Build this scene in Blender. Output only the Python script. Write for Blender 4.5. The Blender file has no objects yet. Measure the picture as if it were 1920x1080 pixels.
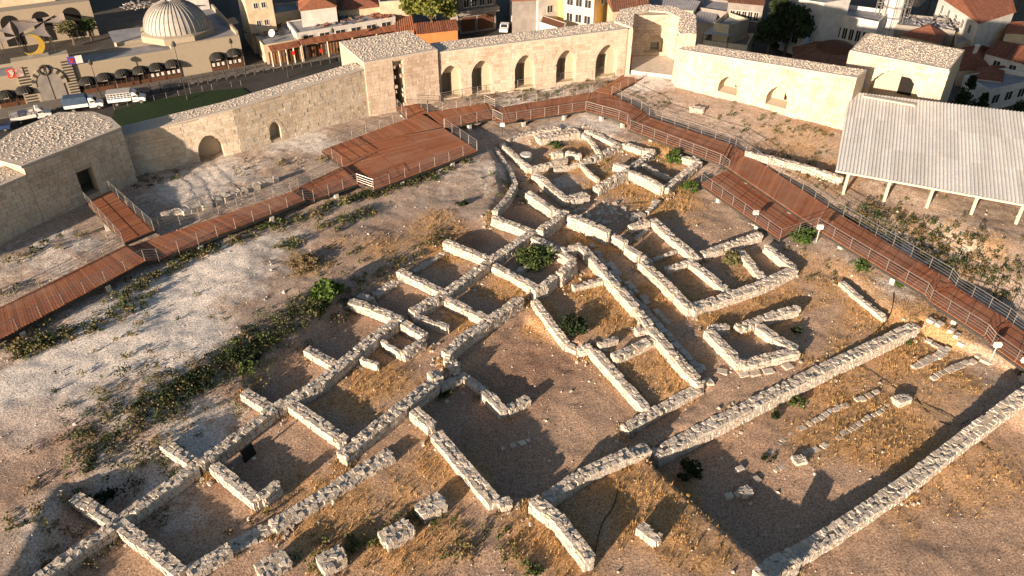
import bpy, bmesh, math, random
import numpy as np
from mathutils import Vector, Matrix
random.seed(7); rng = np.random.default_rng(7)
sc = bpy.context.scene
COL = sc.collection
R = math.radians

# ---------------------------------------------------------------- camera
CAM_H, PITCH, FPX = 35.0, R(35.4), 1464.0        # drone 35 m above the court, 27 mm lens, tilted 35 degrees down
cd = bpy.data.cameras.new('camera'); cam = bpy.data.objects.new('camera', cd); COL.objects.link(cam)
cd.sensor_width = 36; cd.lens = 36*FPX/1920; cd.clip_end = 3000; cd.clip_start = 0.5
cam.location = (0, 0, CAM_H); cam.rotation_euler = (R(90) - PITCH, 0, 0)
sc.camera = cam
# ---------------------------------------------------------------- sky and sun
SUN_AZ, SUN_EL = R(37.5), R(11.8)                     # shadows fall towards +X +Y
w = bpy.data.worlds.new('World'); sc.world = w; w.use_nodes = True
nt = w.node_tree; nt.nodes.clear()
sky = nt.nodes.new('ShaderNodeTexSky'); sky.sky_type = 'NISHITA'; sky.sun_disc = False
sky.sun_elevation = SUN_EL; sky.sun_rotation = SUN_AZ + math.pi
sky.air_density = 1.0; sky.dust_density = 1.6; sky.ozone_density = 1.0
bg = nt.nodes.new('ShaderNodeBackground'); bg.inputs[1].default_value = 0.05
wo = nt.nodes.new('ShaderNodeOutputWorld')
nt.links.new(sky.outputs[0], bg.inputs[0]); nt.links.new(bg.outputs[0], wo.inputs[0])
sl = bpy.data.lights.new('sun', 'SUN'); sl.energy = 5.0; sl.angle = R(0.55); sl.color = (1.0, 0.775, 0.57)
so = bpy.data.objects.new('sun', sl); COL.objects.link(so)
so.rotation_euler = Vector((math.sin(SUN_AZ)*math.cos(SUN_EL), math.cos(SUN_AZ)*math.cos(SUN_EL), -math.sin(SUN_EL))).to_track_quat('-Z', 'Y').to_euler()
sc.view_settings.view_transform = 'Standard'; sc.view_settings.look = 'None'
sc.view_settings.exposure = 1.3; sc.view_settings.gamma = 1.0
sc.view_settings.use_curve_mapping = False
sc.cycles.use_denoising = True
sc.cycles.max_bounces = 6; sc.cycles.diffuse_bounces = 3; sc.cycles.glossy_bounces = 2
sc.cycles.transparent_max_bounces = 4

# ---------------------------------------------------------------- survey: where a sight line meets a level
SP, CP = math.sin(PITCH), math.cos(PITCH)
def ray(x, y):
    u = (x-960)/FPX; v = (540-y)/FPX
    return u, CP+v*SP, -SP+v*CP
def G(x, y, z=0.0):
    r = ray(x, y); t = (z-CAM_H)/r[2]
    return Vector((r[0]*t, r[1]*t, z))
def onplane(p0, p1, x, y):
    """sight line meets the upright plane through p0,p1 -> (distance along, height)"""
    r = ray(x, y); d = Vector((p1[0]-p0[0], p1[1]-p0[1])); L = d.length; d /= L; n = Vector((-d.y, d.x))
    t = (p0[0]*n.x+p0[1]*n.y)/(r[0]*n.x+r[1]*n.y)
    return (r[0]*t-p0[0])*d.x+(r[1]*t-p0[1])*d.y, CAM_H+r[2]*t

# ---------------------------------------------------------------- mesh helpers
def mesh_obj(name, verts, faces, mat, parent=None, smooth=False):
    me = bpy.data.meshes.new(name); me.from_pydata([tuple(v) for v in verts], [], faces); me.update()
    if mat: me.materials.append(mat)
    if smooth: me.polygons.foreach_set('use_smooth', [True]*len(me.polygons))
    o = bpy.data.objects.new(name, me); COL.objects.link(o)
    if parent is not None: o.parent = parent
    return o
def recalc(o):
    bm = bmesh.new(); bm.from_mesh(o.data); bmesh.ops.recalc_face_normals(bm, faces=bm.faces); bm.to_mesh(o.data); bm.free(); return o
class MB:
    def __init__(s): s.v = []; s.f = []
    def add(s, vs, fs):
        b = len(s.v); s.v += [tuple(v) for v in vs]; s.f += [tuple(b+i for i in f) for f in fs]; return s
    def frame(s, o, u, v, w):
        """box from corner o with edge vectors u,v,w"""
        o, u, v, w = Vector(o), Vector(u), Vector(v), Vector(w)
        P = [o, o+u, o+u+v, o+v, o+w, o+u+w, o+u+v+w, o+v+w]
        return s.add(P, [(3,2,1,0),(4,5,6,7),(0,1,5,4),(1,2,6,5),(2,3,7,6),(3,0,4,7)])
    def box(s, x0, y0, z0, x1, y1, z1): return s.frame((x0,y0,z0), (x1-x0,0,0), (0,y1-y0,0), (0,0,z1-z0))
    def bar(s, a, b, wd, ht=None, up=(0,0,1)):
        a, b = Vector(a), Vector(b); d = (b-a); 
        if d.length < 1e-6: return s
        dn = d.normalized(); upv = Vector(up)
        if abs(dn.dot(upv)) > .99: upv = Vector((1,0,0))
        sd = dn.cross(upv).normalized(); u2 = sd.cross(dn); ht = wd if ht is None else ht
        return s.frame(a-sd*wd/2-u2*ht/2, d, sd*wd, u2*ht)
    def tube(s, pts, r, n=6, cap=True):
        pts = [Vector(p) for p in pts]; rs = r if isinstance(r, (list, tuple)) else [r]*len(pts)
        base = len(s.v)
        for i, p in enumerate(pts):
            d = (pts[min(i+1, len(pts)-1)]-pts[max(i-1, 0)]).normalized()
            a = d.orthogonal().normalized() if abs(d.z) > .95 else d.cross(Vector((0,0,1))).normalized()
            b = d.cross(a)
            for k in range(n):
                t = 2*math.pi*k/n; s.v.append(tuple(p+(a*math.cos(t)+b*math.sin(t))*rs[i]))
        for i in range(len(pts)-1):
            for k in range(n):
                q = base+i*n; s.f.append((q+k, q+(k+1)%n, q+n+(k+1)%n, q+n+k))
        if cap:
            s.f.append(tuple(base+n-1-k for k in range(n))); s.f.append(tuple(base+(len(pts)-1)*n+k for k in range(n)))
        return s
    def prism(s, poly, z0, z1):
        """poly: list of (x,y) counter-clockwise; z0,z1 numbers or lists"""
        n = len(poly); a = z0 if isinstance(z0, (list, tuple)) else [z0]*n; b = z1 if isinstance(z1, (list, tuple)) else [z1]*n
        vs = [(p[0], p[1], a[i]) for i, p in enumerate(poly)]+[(p[0], p[1], b[i]) for i, p in enumerate(poly)]
        return s.add(vs, [tuple(range(n-1, -1, -1)), tuple(range(n, 2*n))]+[(i, (i+1)%n, n+(i+1)%n, n+i) for i in range(n)])
    def lathe(s, c, prof, n=24, a0=0.0, a1=2*math.pi):
        c = Vector(c); base = len(s.v); full = abs(a1-a0-2*math.pi) < 1e-6; m = n if full else n+1
        for r_, z in prof:
            for k in range(m):
                t = a0+(a1-a0)*k/n; s.v.append((c.x+r_*math.cos(t), c.y+r_*math.sin(t), c.z+z))
        for i in range(len(prof)-1):
            for k in range(n):
                s.f.append((base+i*m+k, base+i*m+(k+1)%m, base+(i+1)*m+(k+1)%m, base+(i+1)*m+k))
        return s
    def build(s, name, mat, parent=None, smooth=False, fix=False):
        o = mesh_obj(name, s.v, s.f, mat, parent, smooth)
        return recalc(o) if fix else o
def tag(o, label, cat, group=None):
    o['label'] = label; o['category'] = cat; o['kind'] = 'thing'
    if group: o['group'] = group
    return o
def structure(o): o['kind'] = 'structure'; return o
def stuff(o): o['kind'] = 'stuff'; return o
def thing(name, label, cat, loc=(0,0,0), group=None):
    o = bpy.data.objects.new(name, None); COL.objects.link(o); o.location = loc; o.empty_display_size = .3
    return tag(o, label, cat, group)
def inst(name, me, parent, mw):
    o = bpy.data.objects.new(name, me); COL.objects.link(o)
    o.parent = parent; o.matrix_local = mw
    return o
def ccw(poly):
    a = sum(poly[i][0]*poly[(i+1)%len(poly)][1]-poly[(i+1)%len(poly)][0]*poly[i][1] for i in range(len(poly)))
    return list(poly) if a > 0 else list(reversed(poly))

# ---------------------------------------------------------------- materials
def newmat(name):
    m = bpy.data.materials.new(name); m.use_nodes = True; t = m.node_tree; t.nodes.clear()
    out = t.nodes.new('ShaderNodeOutputMaterial'); b = t.nodes.new('ShaderNodeBsdfPrincipled')
    t.links.new(b.outputs[0], out.inputs[0]); b.inputs['Roughness'].default_value = .9
    if 'Specular IOR Level' in b.inputs: b.inputs['Specular IOR Level'].default_value = .25
    return m, t, b
def N(t, typ, **kw):
    n = t.nodes.new(typ)
    for k, v in kw.items():
        if k in n.inputs.keys() if hasattr(n.inputs, 'keys') else False: n.inputs[k].default_value = v
        else: setattr(n, k, v)
    return n
def pos(t): return t.nodes.new('ShaderNodeNewGeometry').outputs['Position']
def noise(t, scale, detail=4, rough=.55, vec=None):
    n = t.nodes.new('ShaderNodeTexNoise'); n.inputs['Scale'].default_value = scale
    n.inputs['Detail'].default_value = detail; n.inputs['Roughness'].default_value = rough
    t.links.new(vec if vec is not None else pos(t), n.inputs['Vector']); return n.outputs['Fac']
def ramp(t, fac, stops, interp='LINEAR'):
    r = t.nodes.new('ShaderNodeValToRGB'); r.color_ramp.interpolation = interp
    els = r.color_ramp.elements
    while len(els) > 1: els.remove(els[0])
    els[0].position = stops[0][0]; els[0].color = (*stops[0][1], 1)
    for p, c in stops[1:]:
        e = els.new(p); e.color = (*c, 1)
    t.links.new(fac, r.inputs[0]); return r.outputs[0]
def mix(t, a, b, fac, mode='MIX'):
    m = t.nodes.new('ShaderNodeMix'); m.data_type = 'RGBA'; m.blend_type = mode
    for s, v in ((m.inputs['Factor'], fac), (m.inputs['A'], a), (m.inputs['B'], b)):
        pass
    sock = [i for i in m.inputs if i.enabled]
    def put(s, v):
        if hasattr(v, 'default_value') or isinstance(v, bpy.types.NodeSocket): t.links.new(v, s)
        elif isinstance(v, (int, float)): s.default_value = v
        else: s.default_value = (*v, 1)
    put(m.inputs[0], fac); put(m.inputs[6], a); put(m.inputs[7], b)
    return m.outputs[2]
def math_(t, op, a, b=0.5):
    m = t.nodes.new('ShaderNodeMath'); m.operation = op
    for i, v in enumerate((a, b)):
        if isinstance(v, bpy.types.NodeSocket): t.links.new(v, m.inputs[i])
        else: m.inputs[i].default_value = v
    return m.outputs[0]
def bump(t, b, height, strength=.4, dist=.05):
    n = t.nodes.new('ShaderNodeBump'); n.inputs['Strength'].default_value = strength; n.inputs['Distance'].default_value = dist
    t.links.new(height, n.inputs['Height']); t.links.new(n.outputs[0], b.inputs['Normal'])
def rand(t):
    """per-piece random: object random + island random"""
    a = t.nodes.new('ShaderNodeObjectInfo').outputs['Random']; g = t.nodes.new('ShaderNodeNewGeometry').outputs['Random Per Island']
    return math_(t, 'FRACT', math_(t, 'ADD', a, g), 0)
def simple(name, col, rough=.85, var=.25, scale=2.0, bstr=.25, bscale=12., metal=0., pieces=0.):
    m, t, b = newmat(name); b.inputs['Roughness'].default_value = rough; b.inputs['Metallic'].default_value = metal
    n = noise(t, scale, 5)
    lo = tuple(c*(1-var) for c in col); hi = tuple(min(1, c*(1+var)) for c in col)
    c = ramp(t, n, [(.3, lo), (.7, hi)])
    if pieces:
        r = rand(t); c = mix(t, c, ramp(t, r, [(0, (1-pieces,)*3), (1, (1+pieces*.6,)*3)]), 1.0, 'MULTIPLY')
    t.links.new(c, b.inputs['Base Color'])
    if bstr: bump(t, b, noise(t, bscale, 4), bstr, .03)
    return m
def stonemat(name, cols, stain=(.30,.22,.14), bscale=9, bstr=.6, speck=.35, stainamt=.35, streak=0.):
    m, t, b = newmat(name); r = rand(t)
    c = ramp(t, r, [(i/(len(cols)), k) for i, k in enumerate(cols)], 'CONSTANT')
    n1 = noise(t, 1.3, 6, .65); n2 = noise(t, 14, 4, .7)
    c = mix(t, c, ramp(t, n2, [(.3, (1-speck,)*3), (.62, (1.08,)*3)]), .9, 'MULTIPLY')
    f = ramp(t, n1, [(.52, (0,0,0)), (.75, (1,1,1))])
    c = mix(t, c, stain, math_(t, 'MULTIPLY', f, stainamt))
    if streak:      # run-off stains, drawn out downwards
        mp = t.nodes.new('ShaderNodeMapping'); mp.inputs['Scale'].default_value = (1.0, 1.0, .16); t.links.new(pos(t), mp.inputs['Vector'])
        c = mix(t, c, (.30,.24,.17), math_(t, 'MULTIPLY', ramp(t, noise(t, 1.1, 5, .65, mp.outputs[0]), [(.50,(0,0,0)),(.68,(1,1,1))]), streak))
        c = mix(t, c, ramp(t, noise(t, .35, 4, .6), [(.35,(.86,.84,.82)),(.65,(1.06,1.06,1.06))]), 1.0, 'MULTIPLY')
    t.links.new(c, b.inputs['Base Color']); bump(t, b, noise(t, bscale, 6, .7), bstr, .06)
    b.inputs['Roughness'].default_value = .95
    return m
M = {}
M['ruin'] = stonemat('ruin_limestone', [(.59,.53,.46),(.53,.47,.40),(.63,.58,.51),(.49,.43,.37),(.57,.50,.42),(.55,.50,.45),(.61,.54,.46)], stainamt=.3, bscale=6, bstr=1.0, speck=.5)
M['mortar'] = stonemat('lime_mortar', [(.46,.39,.31),(.43,.37,.29)], bscale=10, bstr=.9, speck=.5)
M['ashlar'] = stonemat('castle_ashlar', [(0.530,0.439,0.358),(0.550,0.463,0.385),(0.510,0.419,0.337),(0.560,0.473,0.396),(0.530,0.444,0.369),(0.500,0.405,0.326),(0.545,0.458,0.385),(0.520,0.429,0.353),(0.540,0.453,0.374),(0.450,0.351,0.284),(0.545,0.458,0.380),(0.520,0.434,0.364)], stain=(.33,.235,.145), bscale=6, bstr=.35, speck=.2, stainamt=.5, streak=.4)
M['ashlar2'] = stonemat('weathered_ashlar', [(.60,.52,.42),(.62,.545,.45),(.58,.50,.40),(.55,.46,.36),(.61,.53,.43),(.50,.43,.345),(.63,.56,.47),(.59,.50,.39),(.56,.505,.43)], stain=(.38,.27,.19), bscale=6, bstr=.5, speck=.25, stainamt=.35, streak=.12)
M['joint'] = stonemat('castle_mortar', [(.47,.40,.30),(.45,.38,.29)], stain=(.42,.33,.24), bscale=14, bstr=.5, speck=.25)
M['rubble'] = stonemat('roof_rubble', [(.55,.485,.42),(.52,.46,.395),(.54,.475,.41),(.50,.445,.38),(.53,.47,.41)], bscale=9, bstr=.6, speck=.3, stainamt=.15)
M['roofbed'] = stonemat('roof_mortar', [(.53,.465,.40),(.52,.455,.39)], bscale=12, bstr=.8, speck=.35, stainamt=.1)
M['render'] = simple('lime_render', (.56,.51,.44), var=.15, scale=1.5)
M['concrete'] = simple('pale_concrete', (.50,.47,.42), var=.2, scale=3)
M['steel'] = simple('brushed_steel', (.42,.40,.38), rough=.42, var=.1, bstr=0, metal=.75)
M['dark_steel'] = simple('dark_steel', (.045,.042,.04), rough=.6, var=.3, bstr=0)
M['black'] = simple('dark_void', (.012,.011,.010), rough=.9, var=.2, bstr=0)  # black of cables and boards; also painted in as the dark of openings
def wood():
    m, t, b = newmat('hardwood_decking'); r = rand(t)
    c = ramp(t, r, [(0,(.22,.080,.040)),(.35,(.33,.128,.064)),(.7,(.27,.10,.050)),(1,(.40,.17,.090))])
    n = noise(t, 3.0, 6, .7); c = mix(t, c, ramp(t, n, [(.3,(.72,.72,.74)),(.7,(1.18,1.14,1.1))]), .8, 'MULTIPLY')
    n2 = noise(t, .35, 3); c = mix(t, c, (.34,.23,.17), math_(t, 'MULTIPLY', ramp(t, n2, [(.42,(0,0,0)),(.75,(1,1,1))]), .5))
    t.links.new(c, b.inputs['Base Color']); b.inputs['Roughness'].default_value = .62
    bump(t, b, noise(t, 20, 3), .15, .01); return m
M['wood'] = wood()
# ================================================================ the ground inside the castle
def vnoise(X, Y, scale, seed=0):
    """value noise on arrays, -1..1"""
    x = X/scale; y = Y/scale; xi = np.floor(x).astype(int); yi = np.floor(y).astype(int); fx = x-xi; fy = y-yi
    fx = fx*fx*(3-2*fx); fy = fy*fy*(3-2*fy)
    def h(a, b):
        n = (a*374761393+b*668265263+seed*1442695041) & 0x7fffffff
        n = ((n ^ (n >> 13))*1274126177) & 0x7fffffff
        return ((n ^ (n >> 16)) & 0xffff)/32767.5-1
    return (h(xi,yi)*(1-fx)+h(xi+1,yi)*fx)*(1-fy)+(h(xi,yi+1)*(1-fx)+h(xi+1,yi+1)*fx)*fy
def idw(ctrl, X, Y, p=3.0):
    pts = [(G(x, y, z), z) for x, y, z in ctrl]; num = 0; den = 0
    for q, z in pts:
        wgt = 1.0/(((X-q.x)**2+(Y-q.y)**2)**(p/2)+.5); num = num+wgt*z; den = den+wgt
    return num/den
def sdist(poly, X, Y):
    """signed distance, negative inside"""
    d = np.full(X.shape, 1e9); ins = np.zeros(X.shape, bool); n = len(poly)
    for i in range(n):
        ax, ay = poly[i][0], poly[i][1]; bx, by = poly[(i+1)%n][0], poly[(i+1)%n][1]
        ex, ey = bx-ax, by-ay; t = np.clip(((X-ax)*ex+(Y-ay)*ey)/(ex*ex+ey*ey+1e-9), 0, 1)
        d = np.minimum(d, np.hypot(X-ax-t*ex, Y-ay-t*ey))
        c = ((ay > Y) != (by > Y)); xi = ex*(Y-ay)/(ey if abs(ey) > 1e-9 else 1e-9)+ax
        ins ^= c & (X < xi)
    return np.where(ins, -d, d)
def sstep(d, wd): 
    t = np.clip(.5-d/(2*wd), 0, 1); return t*t*(3-2*t)
PLATEAU = [(0,500,.8),(100,480,.8),(60,445,.4),(165,398,.4),(235,350,.3),(0,700,.8),(-200,900,.7),(0,1000,.4),(200,650,.7),(400,550,.4),(300,400,.6),(450,300,.4),(600,260,.3),(600,450,.1),
  (800,400,-.1),(900,350,-.3),(740,250,.1),(900,190,.2),(1100,170,.2),(1220,120,.5),(1400,190,.3),(1560,240,.3),(1700,340,.1),(1850,430,.1),(1950,520,-1.0),
  (1250,262,-.7),(1400,300,-.7),(1470,300,-.3),(1620,380,-.5),(1760,480,-1.2),(1880,570,-1.9),(2000,650,-2.2),(1000,190,.0),(1150,225,-.5),(1030,225,-.5),(950,250,-.7),(1380,360,-1.25),(1440,410,-1.35),(1340,345,-1.15),(1500,440,-1.2),(1420,345,-1.1),(1560,440,-1.0)]
RUIN = [(1000,300,-1.2),(1150,300,-1.1),(1150,450,-1.3),(900,500,-1.1),(700,600,-1.0),(700,700,-1.0),(400,900,-.95),(300,1000,-.95),(100,1080,-.8),(600,1000,-1.0),(850,850,-1.0),
  (1000,650,-1.3),(1250,620,-1.4),(1430,640,-1.5),(1550,450,-1.2),(1600,550,-1.4),(1700,620,-1.8),(1900,740,-2.1),(1150,950,-1.2),(1200,1060,-1.2),(1000,1060,-1.1),(1800,1000,-2.5),(1600,1080,-2.5),(1950,850,-2.4)]
RUIN_EDGE = [(40,1120),(140,925),(305,830),(455,735),(572,654),(650,560),(745,506),(833,450),(922,407),(950,345),(940,300),(925,266),(1000,256),(1090,240),(1160,262),(1290,292),(1320,335),(1440,445),(1560,470),(1690,570),(1800,655),(1930,750),(2100,860),(2100,1300),(0,1300)]
ruin_poly = [G(x, y, -.4) for x, y in RUIN_EDGE]
COURT = [G(x, y, -1.6) for x, y in [(782,772),(835,722),(880,690),(985,600),(1063,645),(1110,660),(1215,765),(1320,724),(1330,736),(1212,832),(1020,932),(940,945)]]
DEEP = [G(x, y, -1.17) for x, y in [(1214,852),(1285,918),(1441,1052)]]+[G(x, y, -2.2) for x, y in [(1560,988),(1920,735),(2010,690),(1900,690),(1740,625),(1725,612),(1560,690),(1380,782),(1228,852)]]
TERR = [G(x, y, -1.17) for x, y in [(1000,938),(1090,890),(1203,845),(1214,852),(1285,918),(1441,1052),(1445,1130),(1120,1130),(1100,1050)]]
def hterrain(X, Y, rough=True):
    X = np.asarray(X, float); Y = np.asarray(Y, float)
    hp = idw(PLATEAU, X, Y); hr = idw(RUIN, X, Y)
    wob = vnoise(X, Y, 3.1, 3)*.35
    m = sstep(sdist(ruin_poly, X, Y)+wob, .9); h = hp*(1-m)+hr*m
    mc = sstep(sdist(COURT, X, Y), .3); h = h*(1-mc)+np.minimum(h, -1.85)*mc
    mt = sstep(sdist(TERR, X, Y), .3); h = h*(1-mt)-1.2*mt
    md = sstep(sdist(DEEP, X, Y), .25); h = h*(1-md)+np.minimum(h, -2.45)*md
    if rough:
        h = h+.10*vnoise(X, Y, 4.3, 1)+.05*vnoise(X, Y, 1.4, 2)+.045*vnoise(X, Y, .6, 5)+.02*rng.uniform(-1, 1, X.shape)
    return h
HS, HX0, HY0 = .25, -75.0, 0.0
_hx, _hy = np.meshgrid(np.arange(HX0, 105, HS), np.arange(HY0, 150, HS)); _H = hterrain(_hx, _hy, False); HG = _H.tolist(); HNY, HNX = _H.shape
def HT(x, y):
    fx = min(max((x-HX0)/HS, 0), HNX-1.001); fy = min(max((y-HY0)/HS, 0), HNY-1.001); i, j = int(fx), int(fy); fx -= i; fy -= j
    a, b = HG[j], HG[j+1]; return (a[i]*(1-fx)+a[i+1]*fx)*(1-fy)+(b[i]*(1-fx)+b[i+1]*fx)*fy
def T(px, py, up=0.0):
    """sight line meets the ground (raised by up)"""
    z = -.5
    for _ in range(14):
        p = G(px, py, z+up); z += .6*(HT(p.x, p.y)-z)
    return G(px, py, z+up)
CASTLE = [(-62,2),(-53,36),(-42.2,55),(-39.5,62),(-36.5,68),(-18,84),(-13,88.5),(1,93),(11,97),(13.9,102),(17.6,104),(23,101),(22,93.5),(28,88.5),(37.5,81.5),(42.5,89),(50,84),(62,70),(80,45),(80,2)]
STEP = .28
gx = np.arange(-60, 80, STEP); gy = np.arange(8, 105, STEP)
GX, GY = np.meshgrid(gx, gy); GX = GX+rng.uniform(-.08, .08, GX.shape); GY = GY+rng.uniform(-.08, .08, GY.shape)
GZ = hterrain(GX, GY); inside = sdist(CASTLE, GX, GY) < 0
nyy, nxx = GX.shape
okf = inside[:-1,:-1] & inside[1:,:-1] & inside[:-1,1:] & inside[1:,1:]
# keep the wedge the photo can see, with a margin for a step aside
dcam = GY*CP-(GZ-CAM_H)*SP; sx = np.abs(GX)/np.maximum(dcam, 1)
see = (sx < .78); okf &= see[:-1,:-1]
idx = -np.ones(nyy*nxx, int); jj, ii = np.nonzero(okf)
quads = np.stack([jj*nxx+ii, jj*nxx+ii+1, (jj+1)*nxx+ii+1, (jj+1)*nxx+ii], 1)
used = np.unique(quads); idx[used] = np.arange(len(used)); quads = idx[quads]
V = np.stack([GX.ravel()[used], GY.ravel()[used], GZ.ravel()[used]], 1)
me = bpy.data.meshes.new('courtyard_ground')
me.vertices.add(len(V)); me.vertices.foreach_set('co', V.astype(np.float32).ravel())
me.loops.add(quads.size); me.loops.foreach_set('vertex_index', quads.astype(np.int32).ravel())
me.polygons.add(len(quads)); me.polygons.foreach_set('loop_start', np.arange(0, quads.size, 4, dtype=np.int32)); me.polygons.foreach_set('loop_total', np.full(len(quads), 4, np.int32))
me.update(calc_edges=True); me.polygons.foreach_set('use_smooth', [True]*len(me.polygons))
def blobs(lst, X, Y, seed=0):
    a = np.zeros(X.shape)
    for px, py, r_, s in lst:
        q = T(px, py); d = np.hypot(X-q.x, Y-q.y)/r_+.35*vnoise(X, Y, r_*.45, seed+int(px))
        a = np.maximum(a, s*np.clip(1.35-d, 0, 1))
    return np.clip(a, 0, 1)
VX, VY = V[:,0], V[:,1]
CHALK = [(330,560,6,1),(230,650,6,.95),(60,760,4,.9),(150,690,5,1),(420,500,5,.95),(500,470,4,.6),(390,330,6,.8),(560,270,5,.7),(90,470,5,.6),(270,770,2.5,.8),(300,880,3.5,.75),(380,830,3,.8),(120,1000,3,.5),(900,320,5,.5),
  (1100,230,6,.6),(1440,620,2,.3),(1660,520,4,.5),(1000,170,8,.6),(1300,160,5,.4),(1760,700,4,.4),(1350,980,2,.3),(330,960,2.5,.5),(1060,345,2,.5),(1200,150,6,.8),(1740,470,5,.7)]
STRAW = [(690,720,3.2,1),(840,480,2.5,.9),(950,540,3,.8),(1150,580,4,1),(1100,540,3,.9),(1240,700,3.5,.9),(1160,900,3.5,.9),(1200,940,4,1),(1050,1020,3.5,.9),(1330,1040,2,.6),(1700,660,6,.9),(1640,790,6,.9),(1350,600,3,.9),(1420,570,5,.7),(1550,520,5,.5),
  (1240,285,4,1),(1230,370,5,1),(1150,345,3,.9),(1080,300,4,.8),(640,980,4,.7),(780,1010,3.5,.8),(830,870,3.5,.7),(590,760,2.5,.4),(1260,560,4,.8),(1210,480,3,.8),(1100,450,3,.9),(1040,600,3,.7),(880,610,2,.8),(540,930,2.5,.5),(1860,620,5,.4),(1500,270,8,.45),(1560,310,7,.5),
  (700,460,4,.5),(820,430,4,.6),(580,500,2.5,.5),(950,360,3,.4),(1780,460,6,.5),(1860,900,4,.6),(1700,950,3,.5),(1560,740,4,.7),(1400,500,3,.5)]
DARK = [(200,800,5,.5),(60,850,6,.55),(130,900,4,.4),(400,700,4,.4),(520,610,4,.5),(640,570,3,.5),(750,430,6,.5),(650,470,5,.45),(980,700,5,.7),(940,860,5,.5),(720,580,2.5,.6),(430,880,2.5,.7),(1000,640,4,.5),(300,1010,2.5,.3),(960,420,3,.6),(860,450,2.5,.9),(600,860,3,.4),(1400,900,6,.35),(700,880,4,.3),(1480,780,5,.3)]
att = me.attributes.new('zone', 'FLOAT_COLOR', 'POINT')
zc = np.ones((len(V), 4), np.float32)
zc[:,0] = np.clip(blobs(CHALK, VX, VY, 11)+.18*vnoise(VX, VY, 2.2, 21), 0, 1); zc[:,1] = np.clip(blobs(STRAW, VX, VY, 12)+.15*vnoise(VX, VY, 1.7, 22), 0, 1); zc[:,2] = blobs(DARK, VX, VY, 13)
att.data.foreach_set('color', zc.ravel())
at2 = me.attributes.new('ruin_soil', 'FLOAT', 'POINT'); at2.data.foreach_set('value', np.clip(sstep(sdist(ruin_poly, VX, VY)+1.2*vnoise(VX, VY, 2.4, 31), 1.6), 0, 1).astype(np.float32))
def groundmat():
    m, t, b = newmat('courtyard_earth')
    a = t.nodes.new('ShaderNodeAttribute'); a.attribute_name = 'zone'
    s = t.nodes.new('ShaderNodeSeparateColor'); t.links.new(a.outputs['Color'], s.inputs[0])
    nL = noise(t, .35, 5, .6); nM = noise(t, 1.6, 6, .7); nF = noise(t, 9, 5, .75); nG = noise(t, 7.5, 6, .85)
    c = ramp(t, nM, [(.25,(.32,.245,.195)),(.5,(.47,.38,.315)),(.75,(.60,.51,.44))])
    c = mix(t, c, (.42,.275,.20), math_(t, 'MULTIPLY', ramp(t, nL, [(.45,(0,0,0)),(.7,(1,1,1))]), .5))
    a2 = t.nodes.new('ShaderNodeAttribute'); a2.attribute_name = 'ruin_soil'
    c = mix(t, c, ramp(t, nF, [(.3,(.33,.20,.13)),(.5,(.48,.325,.225)),(.72,(.62,.47,.35))]), math_(t, 'MULTIPLY', a2.outputs['Fac'], .8))
    ch = ramp(t, math_(t, 'ADD', s.outputs[0], math_(t, 'MULTIPLY', math_(t, 'SUBTRACT', nM, .5), 1.2)), [(.3,(0,0,0)),(.75,(1,1,1))])
    c = mix(t, c, (.80,.75,.70), math_(t, 'MULTIPLY', ch, .9))
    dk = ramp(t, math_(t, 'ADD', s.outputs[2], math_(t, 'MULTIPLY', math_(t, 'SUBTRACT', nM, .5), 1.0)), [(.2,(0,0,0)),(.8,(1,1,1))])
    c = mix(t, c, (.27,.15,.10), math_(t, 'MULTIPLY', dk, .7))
    st = ramp(t, math_(t, 'ADD', s.outputs[1], math_(t, 'MULTIPLY', math_(t, 'SUBTRACT', nF, .5), 1.3)), [(.25,(0,0,0)),(.7,(1,1,1))])
    sc_ = ramp(t, nF, [(.3,(.40,.215,.09)),(.55,(.55,.335,.155)),(.75,(.65,.46,.26))])
    c = mix(t, c, sc_, math_(t, 'MULTIPLY', st, .85))
    c = mix(t, c, ramp(t, nG, [(.41,(.34,.32,.32)),(.485,(.88,.87,.86)),(.58,(1.28,1.26,1.23))]), .9, 'MULTIPLY')
    t.links.new(c, b.inputs['Base Color']); b.inputs['Roughness'].default_value = 1.0
    hsum = math_(t, 'ADD', math_(t, 'MULTIPLY', nF, 1.0), math_(t, 'MULTIPLY', nG, .5))
    bump(t, b, hsum, .7, .16); return m
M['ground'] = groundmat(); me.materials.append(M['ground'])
ground = bpy.data.objects.new('courtyard_ground', me); COL.objects.link(ground); structure(ground)

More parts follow.
